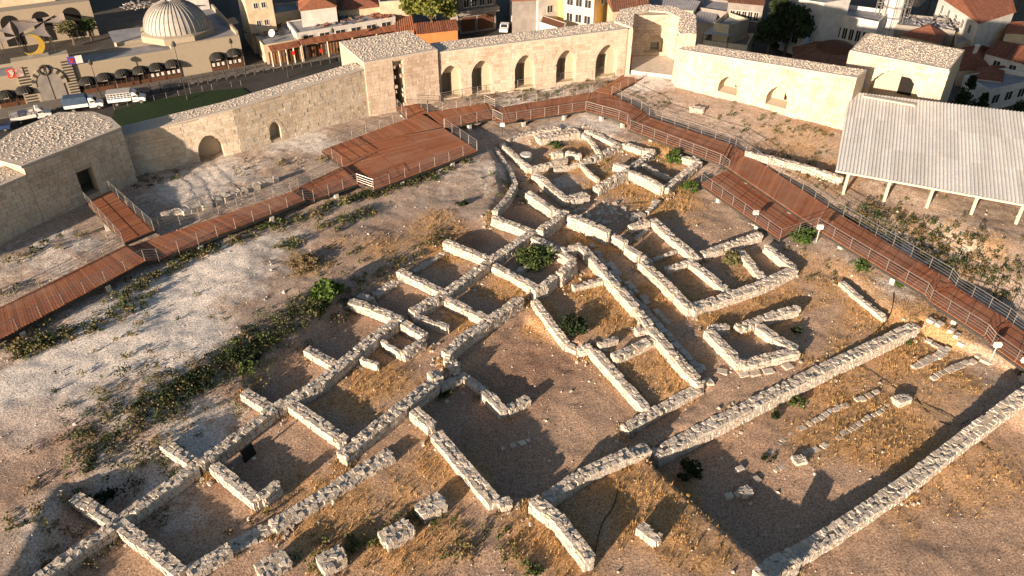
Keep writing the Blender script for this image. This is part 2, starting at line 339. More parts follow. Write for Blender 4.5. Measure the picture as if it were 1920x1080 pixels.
# ================================================================ stone pieces shared by many walls
def stone_variants(n, jit, bev, seed):
    out = []; rr = random.Random(seed)
    for k in range(n):
        bm = bmesh.new(); bmesh.ops.create_cube(bm, size=1.0)
        bmesh.ops.bevel(bm, geom=list(bm.edges)+list(bm.verts), offset=bev, segments=1, affect='EDGES', profile=.5)
        for v in bm.verts: v.co += Vector((rr.uniform(-jit,jit), rr.uniform(-jit,jit), rr.uniform(-jit,jit)))
        m_ = bpy.data.meshes.new('stone'); bm.to_mesh(m_); bm.free(); m_.materials.append(M['ruin']); out.append(m_)
    return out
STONES = stone_variants(18, .075, .055, 3)
def block_variants(n, mat, seed):
    out = []; rr = random.Random(seed); e = .03
    for k in range(n):
        j = lambda: rr.uniform(-.012,.012)
        f = [(e+j(),-1+j()*3,e+j()),(1-e+j(),-1+j()*3,e+j()),(1-e+j(),-1+j()*3,1-e+j()),(e+j(),-1+j()*3,1-e+j())]
        bk = [(0.012,-.55,.012),(1-.012,-.55,.012),(1-.012,-.55,1-.012),(.012,-.55,1-.012)]
        b0 = [(0.012,0,.012),(1-.012,0,.012),(1-.012,0,1-.012),(.012,0,1-.012)]
        m_ = bpy.data.meshes.new('block'); fs = [(0,1,2,3)]
        for a in (0, 4):
            fs += [(a+4+i, a+4+(i+1)%4, a+(i+1)%4, a+i) for i in range(4)]
        m_.from_pydata(f+bk+b0, [], fs); m_.update(); m_.materials.append(mat); out.append(m_)
    return out
BLOCKS = {k: block_variants(6, M[k], 5) for k in ('ashlar', 'ashlar2')}

# ================================================================ castle walls
def rubble(parent, polys, density=26.0, size=.2, seed=1, name='roof_rubble'):
    """loose lumps bedded in the mortar of a wall top; polys: list of quads of world points"""
    rr = random.Random(seed); mb = MB()
    for q in polys:
        a, b, c, d = [Vector(p) for p in q]; area = ((b-a).cross(d-a).length+(b-c).cross(d-c).length)/2
        for _ in range(int(area*density)):
            u, v = rr.random(), rr.random(); p = a*(1-u)*(1-v)+b*u*(1-v)+c*u*v+d*(1-u)*v
            r_ = size*rr.uniform(.5, 1.1); h = r_*rr.uniform(.12, .42); an = rr.uniform(0, 6.28); el = rr.uniform(.6, 1.)
            ring = [(p.x+math.cos(an+k*1.2566)*r_*.5*rr.uniform(.7,1.2), p.y+math.sin(an+k*1.2566)*r_*.5*el*rr.uniform(.7,1.2), p.z-.03) for k in range(5)]
            top = [(p.x+(x-p.x)*.55+rr.uniform(-.04,.04), p.y+(y-p.y)*.55+rr.uniform(-.04,.04), p.z+h*rr.uniform(.6,1)) for x, y, _ in ring[:]]
            mb.add(ring+top, [(5,6,7,8,9)]+[(k, (k+1)%5, 5+(k+1)%5, 5+k) for k in range(5)])
    return stuff(mb.build(name, M['rubble'], parent))
def arch_z(s, s0, s1, zs, rise, pointed=True):
    t = abs((s-(s0+s1)/2)/((s1-s0)/2)); t = min(t, 1)
    if pointed: return zs+rise*(1-t**1.7)**.62
    return zs+rise*math.sqrt(max(0, 1-t*t))
def castle_wall(name, label, P0, P1, z0, zt0, zt1, thick, opens=(), mat='ashlar', parts=0, course=.36, back=None, top_seed=1, cat='castle wall', parent=None, bl=(.42,.98), skin=True):
    """opens: dicts s0,s1,sill,spring,rise,depth, kind 'arch'|'rect', inner=(s0,s1,z0,z1,depth) or None"""
    P0 = Vector((P0[0], P0[1], 0)); P1 = Vector((P1[0], P1[1], 0)); u = (P1-P0); L = u.length; u /= L; inn = Vector((-u.y, u.x, 0))
    W = lambda s, d, z: P0+u*s+inn*d+Vector((0,0,z))
    root = parent if parent is not None else thing(name, label, cat, (P0.x, P0.y, z0))
    inv = Matrix.Translation(-root.location)
    zt = lambda s: zt0+(zt1-zt0)*s/L
    D = max([o['depth'] for o in opens], default=.6)
    mb = MB(); opens = sorted(opens, key=lambda o: o['s0'])
    def slab(s0, s1, d0, d1, za, zb0, zb1):
        vs = [W(s0,d0,za),W(s1,d0,za),W(s1,d1,za),W(s0,d1,za),W(s0,d0,zb0),W(s1,d0,zb1),W(s1,d1,zb1),W(s0,d1,zb0)]
        mb.add([v-root.location for v in vs], [(3,2,1,0),(4,5,6,7),(0,1,5,4),(1,2,6,5),(2,3,7,6),(3,0,4,7)])
    cur = 0.0
    for o in opens:
        s0, s1 = o['s0'], o['s1']
        if s0 > cur: slab(cur, s0, 0, D, z0, zt(cur), zt(s0))
        if o['sill'] > z0+.02: slab(s0, s1, 0, D, z0, o['sill'], o['sill'])
        if o['depth'] < D-.01: slab(s0, s1, o['depth'], D, o['sill'], zt(s0), zt(s1))
        n = 14 if o['rise'] > 0 else 1; K = []
        for k in range(n+1):
            s = s0+(s1-s0)*k/n; K.append((s, arch_z(s, s0, s1, o['spring'], o['rise'], o.get('pointed', True)) if o['rise'] > 0 else o['spring']))
        for k in range(n):
            (sa, za), (sb, zb) = K[k], K[k+1]
            vs = [W(sa,0,za),W(sb,0,zb),W(sb,o['depth'],zb),W(sa,o['depth'],za),W(sa,0,zt(sa)),W(sb,0,zt(sb)),W(sb,o['depth'],zt(sb)),W(sa,o['depth'],zt(sa))]
            mb.add([v-root.location for v in vs], [(3,2,1,0),(4,5,6,7),(0,1,5,4),(2,3,7,6)])
        cur = s1
    if cur < L: slab(cur, L, 0, D, z0, zt(cur), zt(L))
    # back slab with the deeper inner openings cut out
    cur = 0.0; D2 = max([o['inner'][4] for o in opens if o.get('inner')], default=D+.01); D2 = min(D2, thick-.2)
    if D2 > D+.05:
        for o in opens:
            if not o.get('inner'): continue
            a, b, za, zb, dd = o['inner']
            slab(cur, a, D, D2, z0, zt(cur), zt(a)); slab(a, b, D, D2, z0, za, za); slab(a, b, D, D2, zb, zt(a), zt(b)); cur = b
        slab(cur, L, D, D2, z0, zt(cur), zt(L))
    else: D2 = D
    slits = [o['slit'] for o in opens if o.get('slit')]; cur = 0.0
    for a, b, za, zb in slits:
        slab(cur, a, D2, thick, z0, zt(cur), zt(a)); slab(a, b, D2, thick, z0, za, za); slab(a, b, D2, thick, zb, zt(a), zt(b)); cur = b
    slab(cur, L, D2, thick, z0, zt(cur), zt(L))
    mb.build('wall_core', M['joint'], root)
    if skin:
        rr = random.Random(hash(name+str(L)) % 9999 if False else int(L*137)+int(P0.x*11)); cells = []; z = z0
        ztm = max(zt0, zt1)
        while z < ztm-.05:
            ch = course*rr.uniform(.85, 1.2); zb = z+ch
            s = -rr.uniform(0, .5)
            cut = []
            for o in opens:
                if zb <= o['sill']+.02: continue
                if z < o['spring']: cut.append((o['s0'], o['s1']))
                elif o['rise'] > 0 and z < o['spring']+o['rise']:
                    hw = None
                    for k in range(41):
                        q = o['s0']+(o['s1']-o['s0'])*k/80
                        if arch_z(q, o['s0'], o['s1'], o['spring'], o['rise'], o.get('pointed', True)) >= z+.3*ch: hw = q; break
                    if hw is not None: cut.append((hw, o['s0']+o['s1']-hw))
            while s < L:
                e = s+rr.uniform(*bl); a, b = max(s, 0), min(e, L)
                spans = [(a, b)]
                for c0, c1 in cut:
                    ns = []
                    for x0, x1 in spans:
                        if x1 <= c0 or x0 >= c1: ns.append((x0, x1))
                        else:
                            if x0 < c0: ns.append((x0, c0))
                            if x1 > c1: ns.append((c1, x1))
                    spans = ns
                for x0, x1 in spans:
                    top = min(zb, zt((x0+x1)/2)-.01)
                    if x1-x0 > .1 and top-z > .1: cells.append((x0, x1, z, top))
                s = e
            z = zb
        eye = Vector((0,0,CAM_H)); cells.sort(key=lambda c: (W((c[0]+c[1])/2, 0, c[2])-eye).length)
        rot = Matrix((u.to_tuple(), inn.to_tuple(), (0,0,1))).transposed().to_4x4()
        bl_ = BLOCKS[mat]; rest = MB()
        for i, (x0, x1, za, zb) in enumerate(cells):
            dp = .07+rr.uniform(-.016,.016); mw = Matrix.Translation(W(x0, 0, za)-root.location) @ rot @ Matrix.Diagonal((x1-x0, dp, zb-za, 1))
            m_ = bl_[rr.randrange(len(bl_))]
            if i < parts: inst('block', m_, root, mw)
            else: rest.add([mw @ v.co for v in m_.vertices], [tuple(p.vertices) for p in m_.polygons])
        if rest.v: stuff(rest.build('masonry', M[mat], root))
        # voussoirs round each arch
        for o in opens:
            if o['rise'] <= 0 or o.get('noring'): continue
            n = 13; ring = MB(); s0, s1 = o['s0'], o['s1']; cx = (s0+s1)/2; wd = o.get('ring', .42)
            K = []
            for k in range(n+1):
                th = math.pi*(1-k/n); s = cx+(s1-s0)/2*math.cos(th); zz = arch_z(s, s0, s1, o['spring'], o['rise'], o.get('pointed', True))
                nx, nz = math.cos(th), math.sin(th)*1.15; l_ = math.hypot(nx, nz); K.append((s, zz, nx/l_, nz/l_))
            for k in range(n):
                (sa, za, xa, wa), (sb, zb, xb, wb) = K[k], K[k+1]; g_ = .012; dp = -.085-rr.uniform(0,.012)
                q = [(sa+(sb-sa)*g_*2, za+(zb-za)*g_*2), (sb-(sb-sa)*g_*2, zb-(zb-za)*g_*2), (sb+xb*wd, zb+wb*wd), (sa+xa*wd, za+wa*wd)]
                fr = [W(s, dp, z_)-root.location for s, z_ in q]; bk = [W(s, .05, z_)-root.location for s, z_ in q]
                ring.add(fr+bk, [(0,1,2,3),(1,0,4,5),(2,1,5,6),(3,2,6,7),(0,3,7,4)])
            ring.build('arch_ring', M[mat], root, fix=True)
    if back is not False:
        cap = MB(); e = .12
        q = [W(-.0,-.1,zt(0)),W(L,-.1,zt(L)),W(L,thick,zt(L)),W(0,thick,zt(0))]
        vs = [v-root.location for v in q]+[v-root.location+Vector((0,0,.16)) for v in q]
        cap.add(vs, [(3,2,1,0),(4,5,6,7),(0,1,5,4),(1,2,6,5),(2,3,7,6),(3,0,4,7)]); cap.build('wall_top', M['roofbed'], root)
        o_ = Vector((0,0,.16))
        rubble(root, [[W(.15,.35,zt(0))-root.location+o_, W(L-.15,.35,zt(L))-root.location+o_, W(L-.15,thick-.15,zt(L))-root.location+o_, W(.15,thick-.15,zt(0))-root.location+o_]], seed=top_seed)
    return root, W, L
def niche(P0, P1, lb, rb, apex, depth=1.1, inner=False, sill=None, pointed=True, slit=False, ring=.42, spring=.42):
    sa, za = onplane(P0, P1, *lb); sb, zb = onplane(P0, P1, *rb); sx, zx = onplane(P0, P1, *apex)
    z = min(za, zb) if sill is None else sill; H_ = zx-z; rise = min(H_*.62, (sb-sa)*.62)
    o = dict(s0=sa, s1=sb, sill=z, spring=zx-rise, rise=rise, depth=depth, pointed=pointed, ring=ring); w_ = sb-sa
    if inner: o['inner'] = (sa+.12*w_, sa+.62*w_, z+.02, zx-rise+.25*rise, depth+1.7)
    if slit: o['slit'] = (sa+.62*w_, sa+.72*w_, z+.9, zx-rise)
    return o
# --- left: low curtain wall, gate tower with the door
B0_ = G(42,313,5.75); A0 = Vector((-52.0,39.0)); A1 = Vector((B0_.x-.02, B0_.y-.02))
castle_wall('curtain_wall', 'shaded lower curtain wall at the left edge beside the door tower', A0, A1, -.3, 4.9, 4.9, 3.2, mat='ashlar2', parts=120, top_seed=3)
_b0, _b1 = G(42,313,5.75), G(227,240,5.75); B0 = Vector((_b0.x, _b0.y)); B1 = Vector((_b1.x, _b1.y))
tower1 = thing('gate_tower', 'shaded stone tower with dark doorway and pale rubble roof at left', 'castle tower', (B0.x,B0.y,0))
dop = dict(s0=onplane(B0,B1,159,372)[0], s1=onplane(B0,B1,187,356)[0], sill=1.0, spring=onplane(B0,B1,158,318)[1], rise=0, depth=.9)
dop['inner'] = (dop['s0']-1.3, dop['s1']+1.3, .7, dop['spring']+.5, 3.2)
castle_wall('', '', B0, B1, -.5, 5.65, 5.65, 3.5, [dop], mat='ashlar2', parts=260, back=False, parent=tower1)
poly = ccw([(p.x, p.y) for p in [G(x, y, 5.75) for x, y in [(40,314),(228,240),(208,222),(175,211),(110,212),(25,247),(-25,283),(-10,300)]]])
TL = tower1.location
mb = MB(); mb.prism([(x-TL.x, y-TL.y) for x, y in poly], 5.62, 5.85); mb.build('roof_slab', M['roofbed'], tower1)
pin = [(-.0+(x-TL.x), y-TL.y) for x, y in poly]; cxy = (sum(p[0] for p in pin)/len(pin), sum(p[1] for p in pin)/len(pin))
sh = [(cxy[0]+(p[0]-cxy[0])*.93, cxy[1]+(p[1]-cxy[1])*.93) for p in pin]
ub = (B1-B0).normalized(); nb = Vector((-ub.y, ub.x))*3.45
bp = [(p.x-TL.x, p.y-TL.y) for p in [B0+nb, B1+nb]]+[(cxy[0]+(p[0]-cxy[0])*.97, cxy[1]+(p[1]-cxy[1])*.97) for p in [(G(x, y, 5.75).x-TL.x, G(x, y, 5.75).y-TL.y) for x, y in [(208,222),(175,211),(110,212),(25,247),(-25,283)]]]
mb = MB(); mb.prism(ccw(bp), -14.0, 5.6); mb.build('tower_body', M['ashlar2'], tower1)
rubble(tower1, [[(*sh[i], 5.85), (*sh[(i+1)%len(sh)], 5.85), (*[(cxy[k]+sh[(i+1)%len(sh)][k]*0)/1 for k in (0,1)], 5.85), (*cxy, 5.85)] for i in range(len(sh))], density=24, size=.22, seed=8)
# --- left curtain wall with two niches
W0 = Vector((-37.0,66.75)); WM = Vector((-27.4,72.5)); W1 = Vector((-15.9,82.4))
cw = thing('curtain_wall', 'sunlit curtain wall with one large and one small arched niche', 'castle wall', (-37.0,66.75,0))
castle_wall('', '', W0, WM, -.3, 4.35, 4.85, 2.3, [niche(W0, WM, (377,306), (422,293), (396,251), 1.2)], mat='ashlar2', parts=150, top_seed=4, parent=cw)
castle_wall('', '', WM, W1, -.3, 4.85, 5.4, 2.3, [niche(WM, W1, (508,264), (528,258), (516,227), .9, ring=.3)], mat='ashlar2', parts=150, top_seed=14, parent=cw)
# --- bastion with the toothed gap
S0 = Vector((-15.9,82.2)); S1 = Vector((-8.35,86.45))
t2 = thing('bastion', 'sunlit bastion with rough toothed gap at the end of the decked spur', 'castle tower', (-15.9,82.2,0))
ga, _ = onplane(S0, S1, 741, 180); gb, _ = onplane(S0, S1, 760, 180)
gop = dict(s0=ga, s1=gb, sill=.25, spring=5.75, rise=0, depth=.7); gop['inner'] = (ga+.1, gb-.1, .1, 4.9, 6.5)
castle_wall('', '', S0, S1, -.3, 6.1, 6.1, 7.9, [gop], parts=120, parent=t2, top_seed=5)
mb = MB(); un = (S1-S0).normalized(); rr = random.Random(4)
for k in range(9):
    z = .45+k*.56
    for s, sg in ((ga, 1), (gb, -1)):
        if rr.random() < .8:
            l_ = rr.uniform(.18,.42)*sg; p = S0+un*s
            mb.frame((p.x-t2.location.x, p.y-t2.location.y, z), (un.x*l_, un.y*l_, 0), (-un.y*.5, un.x*.5, 0), (0,0,.33))
mb.build('toothing', M['ashlar'], t2, fix=True)
# --- five-niche wall
N0 = Vector((-8.3,86.75)); N1 = Vector((14.15,95.05))
five = [((828,183),(865,173),(844,122)),((885,177),(922,167),(902,113)),((965,167),(1002,157),(983,103)),((1042,155),(1078,147),(1061,94)),((1115,147),(1155,137),(1137,84))]
castle_wall('curtain_wall', 'long bright curtain wall with a row of five pointed niches', N0, N1, -.3, 5.68, 5.78, 3.3,
  [niche(N0, N1, a, b, c, .7, inner=True, sill=.35) for a, b, c in five], parts=0, top_seed=6)
# --- vaulted gate recess
gt = thing('gate_vault', 'broken open gate vault with curved back wall and small arched window', 'castle gate', (15,95,0))
GL = gt.location
inner = [(14.5,94.6),(15.4,100.3),(17.5,101.7),(19.7,101.2),(20.9,98.7),(19.6,92.3)]
outer = [(13.0,95.4),(12.6,97.2),(13.8,102.2),(17.6,104.4),(20.8,103.7),(23.1,99.9),(21.7,92.2)]
zz = 6.0
def seg(a, b, c, d, z0, z1, mat, nm):
    m_ = MB(); m_.prism(ccw([(p[0]-GL.x, p[1]-GL.y) for p in (a,b,c,d)]), z0, z1); return m_.build(nm, mat, gt)
segs = [(inner[0],inner[1],outer[2],outer[1]),(inner[1],inner[2],outer[3],outer[2]),(inner[2],inner[3],outer[4],outer[3]),(inner[3],inner[4],outer[5],outer[4]),(inner[4],inner[5],outer[6],outer[5])]
for i, q in enumerate(segs):
    seg(*q, zz-.02, zz+.16, M['roofbed'], 'roof_slab')
    rubble(gt, [[(p[0]-GL.x, p[1]-GL.y, zz+.16) for p in q]], seed=20+i)
    if i != 2: seg(*q, -.5, zz-.03, M['joint'], 'wall_core')
castle_wall('', '', inner[0], inner[1], -.3, zz-.05, zz-.05, .4, parent=gt, back=False)
castle_wall('', '', inner[1], inner[2], -.3, zz-.05, zz-.05, .4, parent=gt, back=False)
bw0, bw1 = Vector((15.5,100.4)), Vector((20.2,100.7))
o_ = niche(bw0, bw1, (1207,97), (1244,101), (1227,65), .9, pointed=False, sill=1.1, ring=.25); wq = o_['s1']-o_['s0']
o_['inner'] = (o_['s0']+.38*wq, o_['s0']+.82*wq, 1.15, o_['spring']+.2, 1.5)
o_['slit'] = (o_['s0']+.38*wq, o_['s0']+.82*wq, 1.15, o_['spring']+.2)
castle_wall('', '', bw0, bw1, -.3, zz-.08, zz-.08, 2.0, [o_], parent=gt, back=False)
castle_wall('', '', inner[3], inner[4], -.3, zz-.05, zz-.05, .4, parent=gt, back=False)
castle_wall('', '', inner[4], (20.0,94.4), -.3, zz-.05, zz-.05, .4, parent=gt, back=False)
castle_wall('', '', (19.5,92.35), (21.7,92.1), -.3, zz-.06, zz-.06, .5, parent=gt, back=False)
m_ = MB(); m_.prism(ccw([(p[0]-GL.x, p[1]-GL.y) for p in [(14.8,95),(15.6,100.2),(19.9,100.4),(20.7,98.6),(19.8,93.2)]]), -.4, .75); m_.build('paved_floor', M['render'], gt)
# --- right curtain wall with two niches
C0 = Vector((19.6,91.35)); C1 = Vector((35.6,78.2))
w3n = [niche(C0, C1, (1343,189), (1378,194), (1369,144), 1.5, sill=.9), niche(C0, C1, (1433,204), (1472,212), (1460,162), 1.5, sill=.9)]
w3, WW, _ = castle_wall('curtain_wall', 'very bright curtain wall with two niches beside the metal roofed shelter', C0, C1, -.3, 4.5, 5.9, 2.9,
  w3n, parts=0, top_seed=9)
for o_ in w3n:
    wq = o_['s1']-o_['s0']; a_, b_ = o_['s0']+.60*wq, o_['s0']+.72*wq
    m_ = MB(); m_.frame(WW(a_,1.44,1.3)-w3.location, WW(b_,1.44,1.3)-WW(a_,1.44,1.3), WW(a_,1.52,1.3)-WW(a_,1.44,1.3), Vector((0,0,o_['spring']-1.0))); m_.build('painted_slit', M['black'], w3)  # solid black strip on the niche back, colour standing for a slit's dark
    m_ = MB(); q_ = [WW(o_['s0']+.05,.05,.9),WW(o_['s1']-.05,.05,.9),WW(o_['s1']-.05,1.5,1.2),WW(o_['s0']+.05,1.5,1.2),WW(o_['s1']-.05,1.5,.9),WW(o_['s0']+.05,1.5,.9)]
    m_.add([v-w3.location for v in q_], [(0,1,2,3),(0,3,5),(1,4,2),(0,5,4,1)]); m_.build('sloping_sill', M['joint'], w3, fix=True)
# --- right tower
Q0, Q1, Q2, Q3 = [G(x, y, 6.6) for x, y in [(1594,95),(1780,131),(1804,91),(1626,60)]]
t3 = thing('gate_tower', 'bright square tower with half lit arch and dark window behind the metal roof', 'castle tower', (Q0.x, Q0.y, 0))
oo = niche(Q0.xy, Q1.xy, (1617,190), (1716,204), (1672,128), 1.8, ring=.3, sill=1.0); wq = oo['s1']-oo['s0']
oo['inner'] = (oo['s0']+.53*wq, oo['s0']+.8*wq, 2.4, 4.4, 4.6)
_, WT, _ = castle_wall('', '', Q0.xy, Q1.xy, -.3, 6.5, 6.5, (Q3-Q0).length*.96, [oo], parent=t3, top_seed=10)
castle_wall('', '', Q1.xy, Q2.xy, -6, 6.46, 6.46, .5, parent=t3, back=False)
castle_wall('', '', Q3.xy, Q0.xy, -6, 6.46, 6.46, .5, parent=t3, back=False)
m_ = MB(); a_, b_ = oo['inner'][0], oo['inner'][1]; m_.frame(WT(a_,2.0,2.4)-t3.location, WT(b_,2.0,2.4)-WT(a_,2.0,2.4), WT(a_,2.1,2.4)-WT(a_,2.0,2.4), Vector((0,0,2.0))); m_.build('blackout_panel', M['black'], t3)  # black panel added in the sunlit passage, so the opening looks dark
# ================================================================ excavated ruin walls
def Ttop(px, py, h):
    z = -1.0
    for _ in range(14):
        p = G(px, py, z+h); z += .6*(HT(p.x, p.y)-z)
    return G(px, py, z+h), z
def ruin_wall(label, pts, h=.75, th=.8, seed=None, cap=True, name='ruin_wall', cat='ruin wall', slen=(.22,.44), course=.27, top_rows=None, limit=300, zf=None):
    """pts: centre line of the wall top in the survey picture; h above the floor"""
    rr = random.Random(seed if seed is not None else int(pts[0][0]*3+pts[0][1]))
    k_ = min(1.0, max(.90, .90+.1*(sum(p[1] for p in pts)/len(pts)-300)/400)); th *= k_*.88; h *= 1.0
    W = []
    for p in pts:
        hh = p[2] if len(p) > 2 else h
        if zf is None: q, zfl = Ttop(p[0], p[1], hh)
        else: q, zfl = G(p[0], p[1], zf+hh), zf
        W.append((q, zfl, hh))
    o0 = W[0][0].copy(); o0.z = W[0][1]
    core = MB(); stones = []
    for i in range(len(W)-1):
        (a, za, ha), (b, zb, hb) = W[i], W[i+1]; d = Vector((b.x-a.x, b.y-a.y, 0)); L = d.length
        if L < .15: continue
        u = d/L; n = Vector((-u.y, u.x, 0)); zfa, zfb = za-.3, zb-.3
        a_ = Vector((a.x, a.y, 0)); mid = a_+d*.5
        camside = -1 if (Vector((0,0,0))-mid).dot(n) < 0 else 1
        # core: strips with an uneven top
        ns = max(1, int(L/.6)); hw = th/2-.09
        for k in range(ns):
            t0, t1 = k/ns, (k+1)/ns; p0, p1 = a_+d*t0, a_+d*t1
            z0, z1 = za+(zb-za)*t0, za+(zb-za)*t1; h0, h1 = ha+(hb-ha)*t0, ha+(hb-ha)*t1
            dz = rr.uniform(-.03,.02)-.035
            vs = [p0-n*hw+Vector((0,0,z0-.3)), p1-n*hw+Vector((0,0,z1-.3)), p1+n*hw+Vector((0,0,z1-.3)), p0+n*hw+Vector((0,0,z0-.3)),
                  p0-n*hw+Vector((0,0,z0+h0+dz)), p1-n*hw+Vector((0,0,z1+h1+dz)), p1+n*hw+Vector((0,0,z1+h1+dz)), p0+n*hw+Vector((0,0,z0+h0+dz))]
            core.add([v-o0 for v in vs], [(3,2,1,0),(4,5,6,7),(0,1,5,4),(1,2,6,5),(2,3,7,6),(3,0,4,7)])
        rot0 = math.atan2(u.y, u.x)
        def put(s, off, z, lx, ly, lz, yaw=0., tilt=.04):
            p = a_+u*s+n*off
            stones.append((p.x, p.y, z, lx, ly, lz, rot0+yaw, rr.uniform(-tilt,tilt), rr.uniform(-tilt,tilt)))
        H_ = lambda s: ha+(hb-ha)*s/L
        Z_ = lambda s: za+(zb-za)*s/L
        nc = max(1, int(round(max(ha, hb)/course)))
        for side in (camside, -camside):
            for c in range(nc-1, -1, -1):
                if side == -camside and c < nc-2: continue
                s = -rr.uniform(0, .25)
                while s < L-.08:
                    l_ = rr.uniform(*slen); e = min(s+l_, L+rr.uniform(-.02,.05)); s_ = max(s, -.04); l_ = e-s_
                    if l_ > .12:
                        m = s_+l_/2; ch = H_(m)/nc
                        if not (c == nc-1 and rr.random() < .06):
                            put(m, side*(th/2-.14+rr.uniform(-.025,.025)), Z_(m)+ch*(c+.5)+(rr.uniform(-.03,.05) if c == nc-1 else 0), l_-.025, .30, ch*rr.uniform(.9,1.02) if c < nc-1 else ch*rr.uniform(.85,1.15), rr.uniform(-.05,.05))
                    s = s+ (e-s)
        # stones across both open ends
        for s, q in ((0.06, 0), (L-.06, 1)):
            if (i == 0 and q == 0) or (i == len(W)-2 and q == 1):
                for c in range(nc):
                    ch = H_(s)/nc; put(s, rr.uniform(-.06,.06), Z_(s)+ch*(c+.5), .26, max(.2, th-.42), ch*.95)
        # rubble fill on the top
        if cap:
            rows = top_rows if top_rows else max(1, int(round((th-.40)/.22))); wrow = (th-.40)/rows
            for r_ in range(rows):
                s = rr.uniform(0, .3)
                while s < L:
                    l_ = rr.uniform(.2,.42)
                    if rr.random() < .8: put(s, -th/2+.2+wrow*(r_+.5)+rr.uniform(-.05,.05), Z_(s)+H_(s)-.09+rr.uniform(-.05,.05), l_, wrow*rr.uniform(.8,1.3), rr.uniform(.14,.22), rr.uniform(-.8,.8), .14)
                    s += l_+rr.uniform(-.02,.1)
    o = core.build(name, M['mortar']); o.location = o0; tag(o, label, cat)
    rest = MB()
    for k, (x, y, z, lx, ly, lz, yaw, t1, t2) in enumerate(stones):
        mw = Matrix.Translation((x-o0.x, y-o0.y, z-o0.z)) @ Matrix.Rotation(yaw, 4, 'Z') @ Matrix.Rotation(t1, 4, 'X') @ Matrix.Rotation(t2, 4, 'Y') @ Matrix.Diagonal((lx, ly, lz, 1))
        m_ = STONES[rr.randrange(len(STONES))]
        if k < limit: inst('stone', m_, o, mw)
        else: rest.add([mw @ v.co for v in m_.vertices], [tuple(p.vertices) for p in m_.polygons])
    if rest.v: stuff(rest.build('rubble_stones', M['ruin'], o))
    return o
RW = ruin_wall
# spine wall and its spurs, from the lower left corner upwards
RW('spine wall stretch running out of the bottom left corner', [(60,1092),(140,1034),(217,982)], .8, .85)
RW('spine wall between the bottom left cross and the black panel room', [(217,980),(280,934),(367,872)], .75, .85)
RW('spine wall stretch beside the leaning black panel', [(372,868),(417,837),(513,765)], .8, .85)
RW('spine wall stretch left of the orange straw room', [(518,762),(597,718),(650,673)], .8, .9)
RW('spine wall stretch ending at the small cross trough', [(650,673),(700,632),(752,593)], .8, .9)
RW('spur pointing left from the bottom left cross wall', [(140,930),(215,978)], .7, .8)
RW('spur running from the bottom left cross down to the bottom edge', [(228,985),(285,1027),(338,1072)], .75, .85)
RW('low wall return meeting the bottom edge near the left piers', [(352,1072),(430,1026)], .6, .85)
RW('very low broad footing leading up toward the lone piers', [(430,1028),(470,1006),(512,985)], .22, 1.0)
RW('low broad wall of white rubble left of the four piers', [(512,985),(600,932),(680,880),(733,848)], .45, 1.05)
RW('left pointing spur beside the chalky patch', [(307,830),(363,866)], .6, .75)
RW('right spur wall opposite the chalky patch', [(400,870),(440,903),(485,938)], .75, .75)
RW('stub return closing the spur above the broad rubble wall', [(488,932),(520,905)], .85, .75)
RW('left spur above the black panel', [(457,733),(510,766)], .6, .8)
RW('right spur dividing the black panel room from the straw room', [(548,758),(590,785),(645,825)], .7, .85)
RW('wall closing the straw room along its lower right side', [(640,852),(700,803),(760,757),(815,713)], .85, .95)
RW('left spur beside the long shadowed pit', [(575,653),(638,688)], .55, .75)
RW('wall with hooked end at the shrub strip', [(655,562),(700,577),(755,600)], .7, .8)
RW('hook on the wall end at the shrub strip', [(672,553),(700,560)], .55, .7)
RW('wall on the upper right side of the small cross trough', [(757,604),(797,628)], .8, .75)
RW('masonry on the lower right side of the small cross trough', [(795,636),(755,660)], .8, .55)
RW('upright slabs on the lower left side of the small cross trough', [(716,638),(752,662)], .6, .35, cap=False)
RW('upright slabs closing the little cell by the straw room', [(677,672),(708,682)], .6, .35, cap=False)
RW('short wall between straw room and brick paved patch', [(806,704),(826,700)], .9, .9)
RW('thick diagonal wall from the brick paved patch to its upper end', [(836,662),(868,632),(920,597),(976,557)], .95, .85)
RW('squared pier beside the brick paved patch', [(838,668),(858,690)], .8, .8)
RW('low dark footing below the squared pier', [(825,722),(870,704)], .5, .6)
# upper spine and its rooms
RW('upper spine wall lower stretch with the hooked cell', [(772,583),(838,546),(880,516)], .85, .85)
RW('upper spine wall middle stretch', [(880,516),(917,488),(960,460),(997,434)], .85, .9)
RW('upper spine wall top stretch ending at the crossing', [(1012,431),(1062,395)], 1.1, .9)
RW('row of upright stones closing the hooked cell', [(780,592),(840,612)], .65, .6)
RW('wall between hooked cell and straw floored room', [(838,560),(913,596)], .75, .75)
RW('left spur with sunlit face nearest the shrub strip', [(748,506),(830,546)], .65, .75)
RW('low blue grey footing left of the nearest upper room', [(702,551),(755,520)], .35, .75)
RW('left spur with sunlit face in the middle of the upper rooms', [(834,451),(915,484)], .75, .75)
RW('thin pale footing left of the middle upper room', [(775,508),(838,470)], .2, .6)
RW('wall separating straw room from the bush filled room', [(926,496),(1002,536)], .75, .75)
RW('left spur with sunlit face at the top of the upper rooms', [(924,406),(1005,436)], .8, .8)
RW('short wall above the bush filled room', [(1000,444),(1034,460)], .75, .75)
RW('wall right of the bush filled room', [(1038,466),(1077,487)], .8, .75)
RW('tall ashlar return on the right of the bush filled room', [(1077,489),(1048,511)], 1.3, .8)
RW('irregular tall masonry below the bush filled room', [(1000,542),(1022,532),(1040,516)], 1.1, .7)
RW('low diagonal footing under the bush', [(970,508),(1000,492)], .4, .5)
